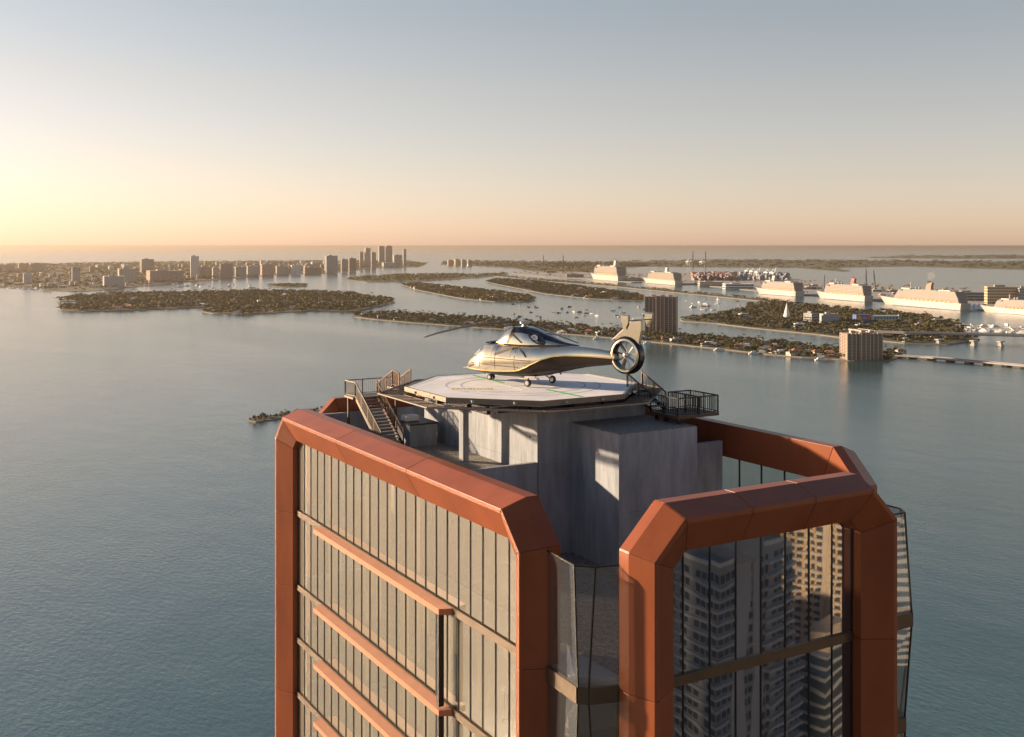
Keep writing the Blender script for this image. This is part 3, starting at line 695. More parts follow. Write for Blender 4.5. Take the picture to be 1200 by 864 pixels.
def wood(name, label, P, hs, mtl, arrs, z0=1.6, wide=1.0):
    """tree cover nobody could count: one mesh"""
    out = []
    for (x, y), h in zip(P, hs):
        A = arrs[RNG.integers(len(arrs))]; a = RNG.uniform(0, 6.28); c, s_ = math.cos(a) * wide, math.sin(a) * wide
        B = np.empty_like(A); B[:, 0] = (A[:, 0] * c - A[:, 1] * s_) * h + x; B[:, 1] = (A[:, 0] * s_ + A[:, 1] * c) * h + y; B[:, 2] = (A[:, 2] - .12) * h + z0
        out.append(B)
    ob = link(name, quads_mesh(name, np.vstack(out)), M[mtl]); return tag(ob, label, 'trees', kind='stuff')
# single trees: four broad-leaved forms and two palms, each trunk + crown, shared mesh data
TREES = []
def make_tree(name, arr, mtl, trunk_h, r0):
    t = bpy.data.objects.new(name, None); t.empty_display_size = 1
    b = MB().tube([(0, 0, -.02), (.01, .0, trunk_h * .5), (.0, .02, trunk_h)], [r0, r0 * .8, r0 * .6], 5)
    if name != 'palm_tree':
        for a in (.4, 2.5, 4.6): b.tube([(0, .02, trunk_h * .9), (math.cos(a) * .16, math.sin(a) * .16, trunk_h + .2)], [r0 * .5, r0 * .25], 4)
    me = b.mesh('trunk'); me.materials.append(M['bark']); cm = quads_mesh('crown', arr); cm.materials.append(M[mtl])
    return (t, me, cm, name)
for i in range(4): TREES.append(make_tree('broadleaf_tree', CR[i], ('leaf', 'leaf2', 'leaf3', 'leaf')[i], .42, .028))
for i in range(2): TREES.append(make_tree('palm_tree', PALM[i], 'palm', .94, .014))
def put_tree(kind, x, y, h, label, group, z0=1.6):
    t, tm, cm, nm = TREES[kind]
    r = bpy.data.objects.new(nm, None); C.objects.link(r); r.location = (x, y, z0); r.scale = (h, h, h); r.rotation_euler = (0, 0, random.uniform(0, 6.28))
    tag(r, label, 'palm tree' if nm == 'palm_tree' else 'tree', group)
    link('trunk', tm, None, r); link('crown', cm, None, r); return r
NT = [0]
def trees_on(pts, n, label, group, hmin, hmax, palms=.25, keep=None):
    P = scatter(pts, n)
    for x, y in P:
        if keep and not keep(x, y): continue
        pk = random.random() < palms; k = random.randint(4, 5) if pk else random.randint(0, 3)
        put_tree(k, x, y, random.uniform(hmin, hmax) * (1.15 if pk else 1), ('palm ' if pk else 'broad-leaved tree ') + label, ('palms ' if pk else 'trees ') + group); NT[0] += 1

# ------------------------------------------------------------------ buildings
PAL = {'cream': (.60, .52, .42), 'white': (.74, .72, .68), 'tan': (.46, .36, .26), 'rose': (.52, .36, .28), 'grey': (.36, .35, .34), 'brown': (.33, .235, .18), 'ochre': (.62, .44, .24), 'roof_tile': (.36, .17, .10), 'roof_grey': (.30, .29, .28)}
for k, c in PAL.items(): M['b_' + k] = mat('facade_' + k, c, .85, 0, .12, .15)
def tower_block(name, label, cat, px0, px1, ytop, ybase, wall='cream', deep=.6, yaw=0.0, group=None, fl=3.4, style='grid', roof='roof_grey', d=None):
    """one building standing where its foot meets the ground at (px, ybase)"""
    xc = (px0 + px1) / 2; p = at(xc, ybase, 1.6); d = depth(p); W = (px1 - px0) * d / F; H = (ybase - ytop) * d / F
    c = p + FWD * (W * deep * .5 * math.cos(yaw)); D = W * deep
    if yaw: W = W / (abs(math.cos(yaw)) + deep * abs(math.sin(yaw))); D = W * deep
    r = thing(name, label, cat, (c.x, c.y, 1.5), YAW_CAM + yaw, group)
    W2, D2 = W / 2, D / 2; o = (0, 0, 0)
    MB().box(-W2, W2, -D2, D2, 0, H).build('wall', M['b_' + wall], r, o=o)
    n = max(1, int(H / fl)); wn = MB(); sl_ = MB()
    for k in range(n):
        z = (k + .28) * H / n; hh = H / n * .5
        if style == 'band':
            for a0, a1, b0, b1 in ((-W2 * .94, W2 * .94, -D2 - .15, -D2 + .1), (-W2 - .15, -W2 + .1, -D2 * .9, D2 * .9), (W2 - .1, W2 + .15, -D2 * .9, D2 * .9)): wn.box(a0, a1, b0, b1, z, z + hh)
        elif style == 'grid':
            m_ = max(2, int(W / 7)); s_ = 2 * W2 / m_
            for i in range(m_): wn.box(-W2 + (i + .2) * s_, -W2 + (i + .8) * s_, -D2 - .15, -D2 + .1, z, z + hh)
            m_ = max(1, int(D / 7)); s_ = 2 * D2 / m_
            for i in range(m_):
                wn.box(-W2 - .15, -W2 + .1, -D2 + (i + .2) * s_, -D2 + (i + .8) * s_, z, z + hh); wn.box(W2 - .1, W2 + .15, -D2 + (i + .2) * s_, -D2 + (i + .8) * s_, z, z + hh)
        elif style == 'balcony':
            wn.box(-W2 * .95, W2 * .95, -D2 - .1, -D2 + .1, z, z + hh); wn.box(-W2 - .1, -W2 + .1, -D2 * .9, D2 * .9, z, z + hh)
            sl_.box(-W2 * .97, W2 * .97, -D2 - 1.6, -D2, k * H / n, k * H / n + .9); sl_.box(-W2 - 1.4, -W2, -D2 * .92, D2 * .92, k * H / n, k * H / n + .9)
    if wn.v: wn.build('windows', M['glass_far'], r, o=o, kind='stuff')
    if sl_.v: sl_.build('balconies', M['b_white'], r, o=o, kind='stuff')
    MB().box(-W2 - .3, W2 + .3, -D2 - .3, D2 + .3, H, H + .9).build('parapet', M['b_' + wall], r, o=o)
    MB().box(-W2 * .5, W2 * .1, -D2 * .4, D2 * .4, H + .9, H + .9 + min(6, H * .12 + 1.5)).build('roof_house', M['b_' + roof], r, o=o)
    return r
# small houses, three forms
def house_form(W, D, H, wall, roof, flat):
    r = bpy.data.objects.new('house', None)
    bs = [('wall', MB().box(-W / 2, W / 2, -D / 2, D / 2, 0, H).box(-W / 2, 0, -D / 2 - 3, -D / 2, 0, H * .55).mesh('wall'), 'b_' + wall)]
    if flat: bs.append(('roof', MB().box(-W / 2 - .6, W / 2 + .6, -D / 2 - .6, D / 2 + .6, H, H + .6).box(-W * .2, W * .3, -D * .2, D * .3, H + .6, H + 3).mesh('roof'), 'b_' + roof))
    else: bs.append(('roof', MB().add([(-W / 2 - .7, -D / 2 - .7, H), (W / 2 + .7, -D / 2 - .7, H), (W / 2 + .7, D / 2 + .7, H), (-W / 2 - .7, D / 2 + .7, H), (-W * .22, 0, H + 3.2), (W * .22, 0, H + 3.2)], [(0, 1, 5, 4), (1, 2, 5), (2, 3, 4, 5), (3, 0, 4), (3, 2, 1, 0)]).mesh('roof'), 'b_' + roof))
    wn = MB()
    for i in range(3):
        x = -W / 2 + (i + .5) * W / 3
        for z in ((1.0, 4.3) if H > 5 else (1.0,)): wn.box(x - W * .1, x + W * .1, -D / 2 - .1, -D / 2 + .1, z, z + 1.9)
    for y in (-D * .2, D * .2): wn.box(-W / 2 - .1, -W / 2 + .1, y - 1.2, y + 1.2, 1.2, 3.2)
    bs.append(('windows', wn.mesh('windows'), 'glass_far'))
    for _, me, k in bs: me.materials.append(M[k])
    return bs
HF = [house_form(20, 13, 7.0, 'white', 'roof_grey', True), house_form(17, 12, 6.4, 'cream', 'roof_tile', False), house_form(24, 14, 4.0, 'white', 'white', True), house_form(15, 11, 7.2, 'rose', 'roof_tile', False)]
HT = ['white flat-roofed house', 'cream house with a hipped tile roof', 'long low white house', 'pinkish house with a hipped tile roof']
def house(k, x, y, place, yaw=None, sc=1.0, label=None):
    r = thing('house', label or f'{HT[k]} {place}', 'house', (x, y, 1.6), YAW_CAM + (random.uniform(-.5, .5) if yaw is None else yaw), None if label else f'{HT[k]}s {place}')
    r.scale = (sc, sc, sc)
    for n_, me, mk in HF[k]: link(n_, me, None, r, kind='stuff' if n_ == 'windows' else None)
    return r

# ------------------------------------------------------------------ islands
I1, I1p = land('island', [(415, 372), (440, 375), (480, 378.5), (520, 381.5), (560, 384.5), (600, 387), (640, 390), (680, 393.5), (720, 397), (760, 401), (800, 405), (850, 410.5), (900, 416), (940, 419.5), (975, 421.5), (1000, 423.5), (1040, 424), (1058, 418), (1056, 414), (1000, 410), (950, 406), (900, 401), (850, 397), (800, 393.5), (740, 389), (700, 385.5), (640, 380), (600, 376.5), (560, 373), (500, 369.5), (450, 367), (415, 368.5)])
I2, I2p = land('island', [(67, 351.5), (90, 347.5), (130, 345), (200, 344), (240, 343), (300, 342), (360, 343), (415, 344.5), (425, 348), (458, 351.5), (463, 355), (440, 360), (415, 365.5), (375, 364.5), (330, 366.5), (290, 369.5), (250, 368), (238, 366), (240, 361.5), (262, 359), (215, 361.5), (160, 364), (100, 365.5), (72, 364.5), (68, 360.5), (90, 356.5), (105, 354), (70, 353.5)])
I3, I3p = land('island', [(471, 334), (490, 340.5), (520, 346.5), (545, 351), (580, 354), (610, 354.5), (627, 352), (620, 348), (590, 343.5), (560, 340), (520, 336), (490, 333)])
I4, I4p = land('island', [(407, 328.5), (430, 331), (480, 330.5), (530, 328), (561, 325.5), (596, 322), (592, 320.6), (558, 322.5), (520, 321.5), (470, 322.5), (430, 324.5), (410, 326)])
I5, I5p = land('island', [(570, 331), (600, 337), (640, 345), (690, 350.5), (720, 352), (755, 353), (752, 347), (710, 340.5), (660, 334.5), (620, 329.5), (580, 328)])
I6, I6p = land('island', [(313, 335), (335, 337), (358, 336), (360, 334.4), (335, 333.6)], edge=None)
I7, I7p = land('mainland_shore', [(-140, 341), (-60, 339), (0, 337.5), (45, 336), (50, 341), (80, 342), (112, 341.5), (122, 340), (165, 336), (210, 331.5), (260, 327.5), (320, 322.5), (380, 321), (410, 318), (430, 315), (492, 313), (500, 309), (478, 306.5), (380, 306), (200, 307.5), (0, 310), (-140, 312)], mtl='city_soil')
I8, I8p = land('far_shore', [(516, 310.5), (560, 312), (600, 314.5), (625, 318), (690, 322), (700, 316), (760, 312), (760, 309), (640, 307.5), (560, 306.5), (522, 307)], mtl='city_soil', edge=None)
I9, I9p = land('port_island', [(600, 321), (640, 325), (688, 327.5), (740, 331.5), (752, 331), (800, 334.5), (812, 334), (880, 341), (945, 347), (952, 347), (1030, 353.5), (1140, 362.5), (1260, 372), (1330, 378), (1330, 352), (1200, 345), (1130, 339), (1000, 333), (905, 325.5), (830, 321.5), (760, 321), (700, 320), (640, 318.5)], h=3, mtl='quay')
I10, I10p = land('causeway', [(575, 323.5), (640, 330), (720, 336.2), (800, 344.3), (860, 350), (925, 357), (930, 355), (860, 348), (800, 342.5), (720, 334.8), (640, 328.8), (577, 322.7)], h=2)
I11, I11p = land('island', [(797, 375), (800, 377), (840, 380), (880, 385), (920, 389), (960, 393), (990, 397), (1030, 400), (1060, 403), (1110, 405), (1132, 401), (1148, 398.5), (1128, 394), (1128, 384), (1125, 379), (1100, 373), (1050, 367.5), (1000, 363), (940, 358), (905, 355), (880, 357), (870, 363), (845, 368), (820, 372.5)], h=2)
I12, I12p = land('far_shore', [(640, 312), (760, 312.6), (850, 313.5), (930, 314), (985, 318.5), (996, 318), (978, 313.8), (1060, 312.5), (1200, 316.5), (2600, 322), (2600, 309), (1200, 307), (1000, 305.5), (860, 305), (760, 306.5), (640, 308)], mtl='soil', edge=None)
I13, I13p = land('far_shore', [(1010, 302.3), (1100, 303.2), (2600, 306), (2600, 302), (1200, 299.6), (1060, 300.2)], mtl='soil', edge=None)
I14, I14p = land('islet', [(291, 493.5), (300, 495.5), (326, 491.5), (345, 488.5), (385, 484), (408, 482.5), (410, 479), (380, 481), (345, 485), (310, 489)], h=1.0)

# single trees: the nearest shore, the islet, the park island; the rest is tree cover
trees_on(I14p, 34, 'on the small islet below the copper frame', 'on the small islet', 4, 6.5, .12)
bay_side = lambda lo: (lambda x, y: True)
trees_on(I1p, 178, 'on the long near island of waterfront houses', 'on the near island', 8, 14, .3)
trees_on(I11p, 84, 'on the wooded island in front of the cruise ships', 'on the park island', 10, 16, .25)
def cover(pts, n, label, hlo, hhi, mtl, arrs=CR, wide=1.0, name='tree_cover'):
    P = scatter(pts, n); wood(name, label, P, RNG.uniform(hlo, hhi, n), mtl, arrs, 1.4, wide)
cover(I14p, 120, 'low mangrove scrub covering the small islet', 2.5, 4.6, 'leaf3')
cover(I1p, 900, 'dark green tree cover of the long near island', 5, 14, 'leaf2', CR, 1.45); cover(I1p, 800, 'olive green tree cover of the long near island', 6, 11, 'leaf', CR, 1.45)
cover(I1p, 160, 'palm tops standing out of the near island', 13, 19, 'palm', PALM, 1, 'palm_cover')
cover(I2p, 2300, 'olive green tree cover of the two-lobed residential island', 7, 19, 'leaf', CR, 1.65); cover(I2p, 1300, 'brownish tree cover of the two-lobed residential island', 8, 14, 'leaf3', CR, 1.65)
cover(I2p, 260, 'palm tops along the two-lobed residential island', 17, 25, 'palm', PALM, 1, 'palm_cover')
cover(I3p, 1100, 'tree cover of the middle leaf-shaped island', 10, 16, 'leaf', CR, 1.6); cover(I3p, 500, 'brown trees of the middle leaf-shaped island', 9, 15, 'leaf3', CR, 1.6)
cover(I4p, 900, 'tree cover of the low narrow island under the beach towers', 11, 18, 'leaf', CR_FAR, 1.7)
cover(I5p, 1400, 'tree cover of the island in front of the first cruise ship', 10, 16, 'leaf2', CR, 1.6); cover(I5p, 600, 'brown trees of the island in front of the first cruise ship', 9, 15, 'leaf3', CR, 1.6)
cover(I6p, 160, 'scrub on the tiny flat island off the beach city', 8, 14, 'leaf', CR_FAR, 1.7)
cover(I10p, 320, 'row of trees along the thin causeway', 8, 15, 'leaf2', CR_FAR, 1.5)
cover(I11p, 900, 'dense dark woods of the park island', 9, 16, 'leaf2', CR, 1.45); cover(I11p, 420, 'olive woods of the park island', 8, 14, 'leaf', CR, 1.45)
cover(I7p, 4200, 'street trees between the buildings of the beach city', 12, 24, 'leaf', CR_FAR, 2.6)
cover(I8p, 800, 'woods on the far shore beyond the channel', 14, 30, 'leaf', CR_FAR, 2.6)
cover(I12p, 2600, 'far woods behind the port', 14, 30, 'leaf2', CR_FAR, 3.4); cover(I13p, 900, 'thin line of woods at the horizon', 20, 36, 'leaf2', CR_FAR, 5)
cover(I9p, 420, 'palms and bushes around the port terminals', 10, 18, 'leaf2', CR_FAR, 1.5)

# ------------------------------------------------------------------ houses and condominiums on the islands
ORD = 'first second third fourth fifth sixth seventh eighth ninth tenth eleventh twelfth thirteenth fourteenth fifteenth sixteenth seventeenth eighteenth nineteenth twentieth twenty-first twenty-second twenty-third twenty-fourth twenty-fifth twenty-sixth twenty-seventh twenty-eighth'.split()
XS = (428, 446, 466, 487, 505, 548, 551, 566, 583, 590, 668, 690, 704, 738, 752, 779, 792, 822, 830, 866, 898, 906, 914, 934, 946, 958, 968, 972)
for k, x in enumerate(XS):
    yb = np.interp(x, [415, 480, 600, 720, 800, 900, 975], [371.6, 377.8, 386, 396, 404, 414.8, 420.4]); p = at(x, yb - .9)
    r = house(k % 4, p.x, p.y, '', None, random.uniform(.95, 1.3), f'{HT[k % 4]}, {ORD[len(XS) - 1 - k]} along the shore from the beige condominium'); r['group'] = 'shore houses of the near island'
p = at(872, 409.6); house(2, p.x, p.y, '', -.15, 1.5, 'large white waterfront mansion with a boat ramp on the near island')
for x, y in scatter(I1p, 16): house(random.randint(0, 3), x, y, 'set back on the near island')
for x, y in scatter(I2p, 46): house(random.randint(0, 3), x, y, 'on the two-lobed island', sc=random.uniform(1, 1.5))
for x, y in scatter(I3p, 20): house(random.randint(0, 3), x, y, 'on the leaf-shaped island', sc=random.uniform(1, 1.6))
for x, y in scatter(I5p, 20): house(random.randint(0, 3), x, y, 'on the island before the first cruise ship', sc=random.uniform(1, 1.6))
def condo(name, label, px0, px1, ytop, ybase, wall, fin, yaw):
    xc = (px0 + px1) / 2; p = at(xc, ybase, 1.6); d = depth(p); W = (px1 - px0) * d / F * .93; H = (ybase - ytop) * d / F; D = W * .5
    c = p + FWD * (D * .5); r = thing(name, label, 'apartment building', (c.x, c.y, 1.5), YAW_CAM + yaw); o = (0, 0, 0); W2, D2 = W / 2, D / 2
    MB().box(-W2, W2, -D2, D2, 0, H).box(-W2 * .35, W2 * .3, -D2 - 4, -D2, 0, H + 2).build('wall', M['b_' + wall], r, o=o)
    n = 18; wn = MB(); bl = MB()
    for k in range(n):
        z = k * H / n
        for i in range(8):
            x0 = -W2 + (i + .14) * W / 8; x1 = x0 + W / 8 * .72; y = -D2 - 4 if -W2 * .35 < (x0 + x1) / 2 < W2 * .3 else -D2
            wn.box(x0, x1, y - .12, y + .1, z + 1.0, z + H / n - .5); bl.box(x0, x1, y - 1.5, y - .05, z + .25, z + .55).box(x0, x1, y - 1.5, y - 1.4, z + .55, z + 1.3)
        for i in range(4): wn.box(-W2 - .12, -W2 + .1, -D2 + (i + .2) * D / 4, -D2 + (i + .8) * D / 4, z + 1.0, z + H / n - .5)
    wn.build('windows', M['glass_far'], r, o=o, kind='stuff'); bl.build('balconies', M['b_' + wall], r, o=o, kind='stuff')
    for i in range(9):
        x = -W2 + i * W / 8; y = -D2 - 4 if -W2 * .38 < x < W2 * .33 else -D2
        MB().box(x - .9, x + .9, y - 2.1, y + .3, 0, H + (1.5 if i % 2 else .4)).build('pilaster', M['b_' + fin], r, o=o)
    for x in (-.5, .1, .6): MB().box(W2 * x - 4, W2 * x + 4, -4, 4, H, H + 4.5).build('roof_house', M['b_' + fin], r, o=o)
    return r
condo('condominium', 'broad beige condominium tower with upright pilasters at the tip of the near island', 989, 1035, 391, 421.8, 'brown', 'tan', .12)
condo('condominium', 'tall brown condominium slab rising behind the helicopter tail', 757, 796, 348, 393, 'brown', 'rose', -.25)

# ------------------------------------------------------------------ beach city on the far shore
CITY = [  # px0, px1, top, base, facade, style, label
    (-6, 2, 312, 319, 'tan', 'band', 'tan block at the very edge of the view beside the beach'),
    (4, 16, 311, 319, 'rose', 'grid', 'rose block next to two long slabs on the far beach'),
    (20, 31, 309, 318.5, 'ochre', 'grid', 'ochre slab left of a longer flat-topped slab on the beach'),
    (33, 51, 309, 318.5, 'ochre', 'balcony', 'long flat-topped ochre slab on the beach horizon'),
    (26, 36, 321, 333, 'white', 'band', 'white block among trees near the marina shore'),
    (83, 93, 313.5, 333, 'grey', 'grid', 'grey point block standing over the marina district'),
    (104, 111, 312.5, 320, 'tan', 'band', 'round-shouldered tan building behind the marina district'),
    (118, 144, 324, 337, 'white', 'balcony', 'wide white terrace block beside the water inlet'),
    (136, 158, 315, 331.5, 'cream', 'grid', 'cream slab with vertical bays behind the white terrace block'),
    (163, 179, 304, 320, 'brown', 'balcony', 'broad brown slab standing alone against the sea'),
    (168, 212, 317.5, 330.5, 'rose', 'grid', 'long rose apartment wall along the inlet'),
    (222, 232.5, 300.5, 326, 'white', 'grid', 'slender white tower with a gridded facade against the sea'),
    (233, 247, 313.5, 326, 'tan', 'band', 'tan block at the foot of the slender white tower'),
    (248, 256, 314, 326.5, 'cream', 'grid', 'cream block between tan neighbours on the inlet'),
    (256, 272, 309.5, 326, 'rose', 'grid', 'stepped rose building with a raised middle on the inlet'),
    (274, 288, 313, 324.5, 'cream', 'band', 'low cream block on the inlet before the hotel row'),
    (288, 303, 312, 324, 'white', 'balcony', 'white balcony block of the hotel row'),
    (304, 320, 310, 323, 'rose', 'grid', 'rose block of the hotel row'),
    (322, 338, 312, 322, 'cream', 'balcony', 'cream balcony block ending the hotel row'),
    (340, 352, 311, 322, 'white', 'grid', 'white block beyond the hotel row'),
    (354, 376, 313.5, 321.5, 'tan', 'band', 'low tan range beside the twin grey towers'),
    (379.5, 395, 300, 320, 'grey', 'grid', 'wide grey tower with a domed top on the point'),
    (399, 407, 304, 319, 'grey', 'balcony', 'smaller grey tower beside the wide domed one'),
    (408, 417, 303, 318.5, 'brown', 'grid', 'brown tower beside the smaller grey one'),
    (421, 425.5, 295.5, 314, 'ochre', 'band', 'thin sunlit tower opening the group at the point'),
    (427, 434, 291, 314, 'cream', 'balcony', 'tall cream tower second in the group at the point'),
    (434.5, 440.5, 296, 314.5, 'rose', 'grid', 'rose tower third in the group at the point'),
    (443, 450.5, 288.8, 309, 'tan', 'balcony', 'tall tan tower with a flat top in the group at the point'),
    (451.5, 459.5, 288.4, 309, 'rose', 'grid', 'tallest twin-crowned tower in the group at the point'),
    (460, 471, 299, 312, 'cream', 'band', 'stepped cream block beside the tallest towers'),
    (472, 476, 292.3, 311.5, 'grey', 'grid', 'lone slim grey tower closing the group at the point'),
    (447, 462, 308, 313.5, 'white', 'balcony', 'low white terrace building under the tall towers'),
    (524, 531, 305, 311, 'rose', 'grid', 'first rose block on the far channel island'),
    (532, 539, 304, 311.3, 'ochre', 'grid', 'sunlit ochre block on the far channel island'),
    (540, 546, 304.6, 312, 'cream', 'band', 'sunlit cream block on the far channel island'),
    (547, 553, 305, 311.6, 'tan', 'grid', 'last tan block on the far channel island'),
]
for x0, x1, yt, yb, wl, stl, lab in CITY:
    tower_block('apartment_tower' if yb - yt > 11 else 'apartment_building', lab, 'building', x0, x1, yt, yb, wl, .55, random.uniform(.35, .65), None, 4.5, stl)
for i in range(280):                                # the low fabric between them
    x = random.uniform(-60, 410); lo = np.interp(x, [-60, 0, 60, 120, 170, 260, 410], [338, 336.5, 339.5, 339, 335, 326.5, 317]); hi = np.interp(x, [-60, 410], [315, 309.5])
    yb = lo - .6 - (lo - hi) * random.random() ** 1.3; wpx = random.uniform(2.8, 8)
    kk = random.choice(['cream', 'white', 'tan', 'rose', 'ochre'])
    tower_block('city_block', f'small {"off-white" if kk == "white" else kk} city block in the low fabric of the beach city', 'building', x, x + wpx, yb - random.uniform(2.2, 5.0), yb, kk, .8, random.uniform(.25, .7), f'{kk} low city blocks', 5, random.choice(['band', 'grid']))

# ------------------------------------------------------------------ cruise ships
M['ship_white'] = mat('ship_white', (.46, .42, .37), .4, 0, .06, .05)
M['ship_cream'] = mat('ship_cream', (.42, .355, .285), .45, 0, .06, .05); M['ship_dark'] = mat('ship_dark', (.05, .06, .09), .4); M['ship_red'] = mat('ship_red', (.45, .06, .04), .45); M['ship_blue'] = mat('ship_blue', (.05, .12, .32), .4)
M['lifeboat'] = mat('lifeboat_orange', (.75, .30, .06), .5); M['balcony_dark'] = mat('balcony_recess', (.12, .105, .10), .5); M['pool'] = mat('pool_deck', (.25, .38, .42), .4)
def ship(label, bow, stern, ytop, beam, funnel, fx=.3, tiers=9):
    Pb, Ps = at(*bow), at(*stern); ax = (Pb - Ps); L = ax.length; d = depth(Ps); px = d / F; Ht = (stern[1] - ytop) * px
    r = thing('cruise_ship', label, 'cruise ship', (Ps.x, Ps.y, 0), math.atan2(ax.y, ax.x)); o = (0, 0, 0); B = beam * px; Hh = Ht * .27; yc = -B / 2
    st_ = [(0, .82, .92, -.015), (.03, .9, 1, 0), (.2, 1, 1, 0), (.72, 1, 1, 0), (.85, .78, .96, .01), (.93, .45, .74, .03), (.985, .12, .4, .055), (1.0, .02, .12, .075)]
    rg = [[(L * t, yc - B / 2 * a, -1), (L * t, yc + B / 2 * a, -1), (L * (t + rk), yc + B / 2 * b, Hh * (1 + max(0, t - .7) * .9)), (L * (t + rk), yc - B / 2 * b, Hh * (1 + max(0, t - .7) * .9))] for t, a, b, rk in st_]
    hull = MB().loft(rg).build('hull', M['ship_white'], r, o=o)
    wl = [[(L * t, yc - B / 2 * (a + .012), -1), (L * t, yc + B / 2 * (a + .012), -1), (L * t, yc + B / 2 * (a + .02), Hh * .1), (L * t, yc - B / 2 * (a + .02), Hh * .1)] for t, a, b, rk in st_]
    MB().loft(wl).build('boot_stripe', M['ship_dark'], hull, o=o)
    sup = MB(); rec = MB(); n = tiers; x0, x1 = .015, .86; h = (Ht * .70 - Hh) / n
    for k in range(n):
        z = Hh + k * h; xe = x1 - .009 * k - (.02 if k > n - 2 else 0); xs = x0 + (.006 * max(0, k - 3)); w_ = B / 2 * (.97 if k > 1 else .86)
        nose = L * .03
        sup.prism([(L * xs, yc - w_, z), (L * xe - nose, yc - w_, z), (L * xe, yc - w_ * .45, z), (L * xe, yc + w_ * .45, z), (L * xe - nose, yc + w_, z), (L * xs, yc + w_, z)], (0, 0, h * .93))
        nb = max(8, int((xe - xs) * L / 11))
        for sg in (1, -1):
            for i in range(nb):
                a = L * xs + (i + .07) * (L * (xe - xs) - nose) / nb; b = L * xs + (i + .93) * (L * (xe - xs) - nose) / nb
                rec.box(a, b, yc + sg * w_ - .25, yc + sg * w_ + .25, z + h * .26, z + h * .84)
        rec.box(L * xs - .25, L * xs + .2, yc - w_ * .85, yc + w_ * .85, z + h * .3, z + h * .8)
        if k > n - 4: rec.box(L * xe - .2, L * xe + .25, yc - w_ * .42, yc + w_ * .42, z + h * .3, z + h * .8)
    su = sup.build('superstructure', M['ship_cream'], r, o=o); rec.build('balcony_row', M['balcony_dark'], su, o=o, kind='stuff')
    lb = MB(); nl = 11
    for sg in (1, -1):
        for i in range(nl):
            a = L * (.10 + .60 * i / nl); y = yc + sg * B * .47; z = Hh + h * .25
            lb.loft([[(a, y, z + h * .5), (a, y + .1, z + h * .6), (a, y, z + h * .7)], [(a + L * .012, y - 1.6, z), (a + L * .012, y + 1.6, z), (a + L * .012, y, z + h * 1.1)], [(a + L * .03, y - 1.6, z), (a + L * .03, y + 1.6, z), (a + L * .03, y, z + h * 1.1)], [(a + L * .042, y, z + h * .5), (a + L * .042, y + .1, z + h * .6), (a + L * .042, y, z + h * .7)]])
    lb.build('lifeboats', M['lifeboat'], r, o=o, kind='stuff')
    zt_ = Ht * .70
    MB().box(L * .30, L * .60, yc - B * .32, yc + B * .32, zt_ - h * .05, zt_ + .4).build('pool_deck', M['pool'], r, o=o)
    MB().box(L * .62, L * .73, yc - B * .40, yc + B * .40, zt_ - h * .05, zt_ + h * .9).box(L * .12, L * .26, yc - B * .40, yc + B * .40, zt_ - h * .05, zt_ + h * .8).build('top_house', M['ship_white'], r, o=o)
    MB().box(L * .70, L * .735, yc - B * .56, yc + B * .56, zt_ - h * 1.6, zt_ - h * .7).build('bridge', M['ship_dark'], r, o=o)
    fw = L * .035; fun = MB().loft([[(L * fx + fw * a - z * .12, yc - B * .13 * k, zt_ + z), (L * fx + fw * b - z * .12, yc - B * .13 * k, zt_ + z), (L * fx + fw * b - z * .12, yc + B * .13 * k, zt_ + z), (L * fx + fw * a - z * .12, yc + B * .13 * k, zt_ + z)] for a, b, k, z in ((-1, 1, 1, 0), (-.9, .8, .95, Ht * .15), (-1.1, .5, .8, Ht * .29))]).build('funnel', M[funnel], r, o=o)
    MB().cyl((L * fx, yc, zt_ + Ht * .27), (L * fx - 3, yc, zt_ + Ht * .33), fw * .25, 8).build('exhaust', M['ship_dark'], fun, o=o)
    mm_ = MB().bar((L * .66, yc, zt_), (L * .655, yc, zt_ + Ht * .26), 1.6).bar((L * .655, yc - 5, zt_ + Ht * .18), (L * .655, yc + 5, zt_ + Ht * .18), .8).build('mast', M['ship_white'], r, o=o)
    for x, y in ((.56, .2), (.57, -.2), (.22, .22)): MB().tube([(L * x, yc + B * y, zt_ + .2), (L * x, yc + B * y, zt_ + 2), (L * x, yc + B * y, zt_ + 5), (L * x, yc + B * y, zt_ + 7), (L * x, yc + B * y, zt_ + 8)], [1.5, 3.4, 4.2, 3, .6], 10).build('radome', M['ship_white'], r, o=o, smooth=True)
    return r
ship('white cruise ship with a tall raked white funnel, farthest along the quay', (690, 327.6), (723, 330.2), 305.5, 13, 'ship_white', .22, 7)
ship('white cruise ship with a blunt flat stern between two quay cranes and the far ship', (752, 331.6), (790, 334.8), 314, 11, 'ship_white', .34, 8)
ship('white cruise ship with a slim white funnel beside the port gantries', (884, 344.3), (931, 347.8), 324.5, 14, 'ship_white', .62, 7)
ship('white cruise ship with a dark red winged funnel', (956, 349.6), (1012, 354.2), 327, 13, 'ship_red', .30, 7)
ship('largest white cruise ship with a brown funnel trailing smoke', (1032, 356.6), (1124, 364.4), 333, 15, 'b_brown', .42, 10)
ship('white cruise ship cut by the picture edge in front of the hotel block', (1150, 366), (1236, 372), 347, 15, 'ship_blue', .3, 8)
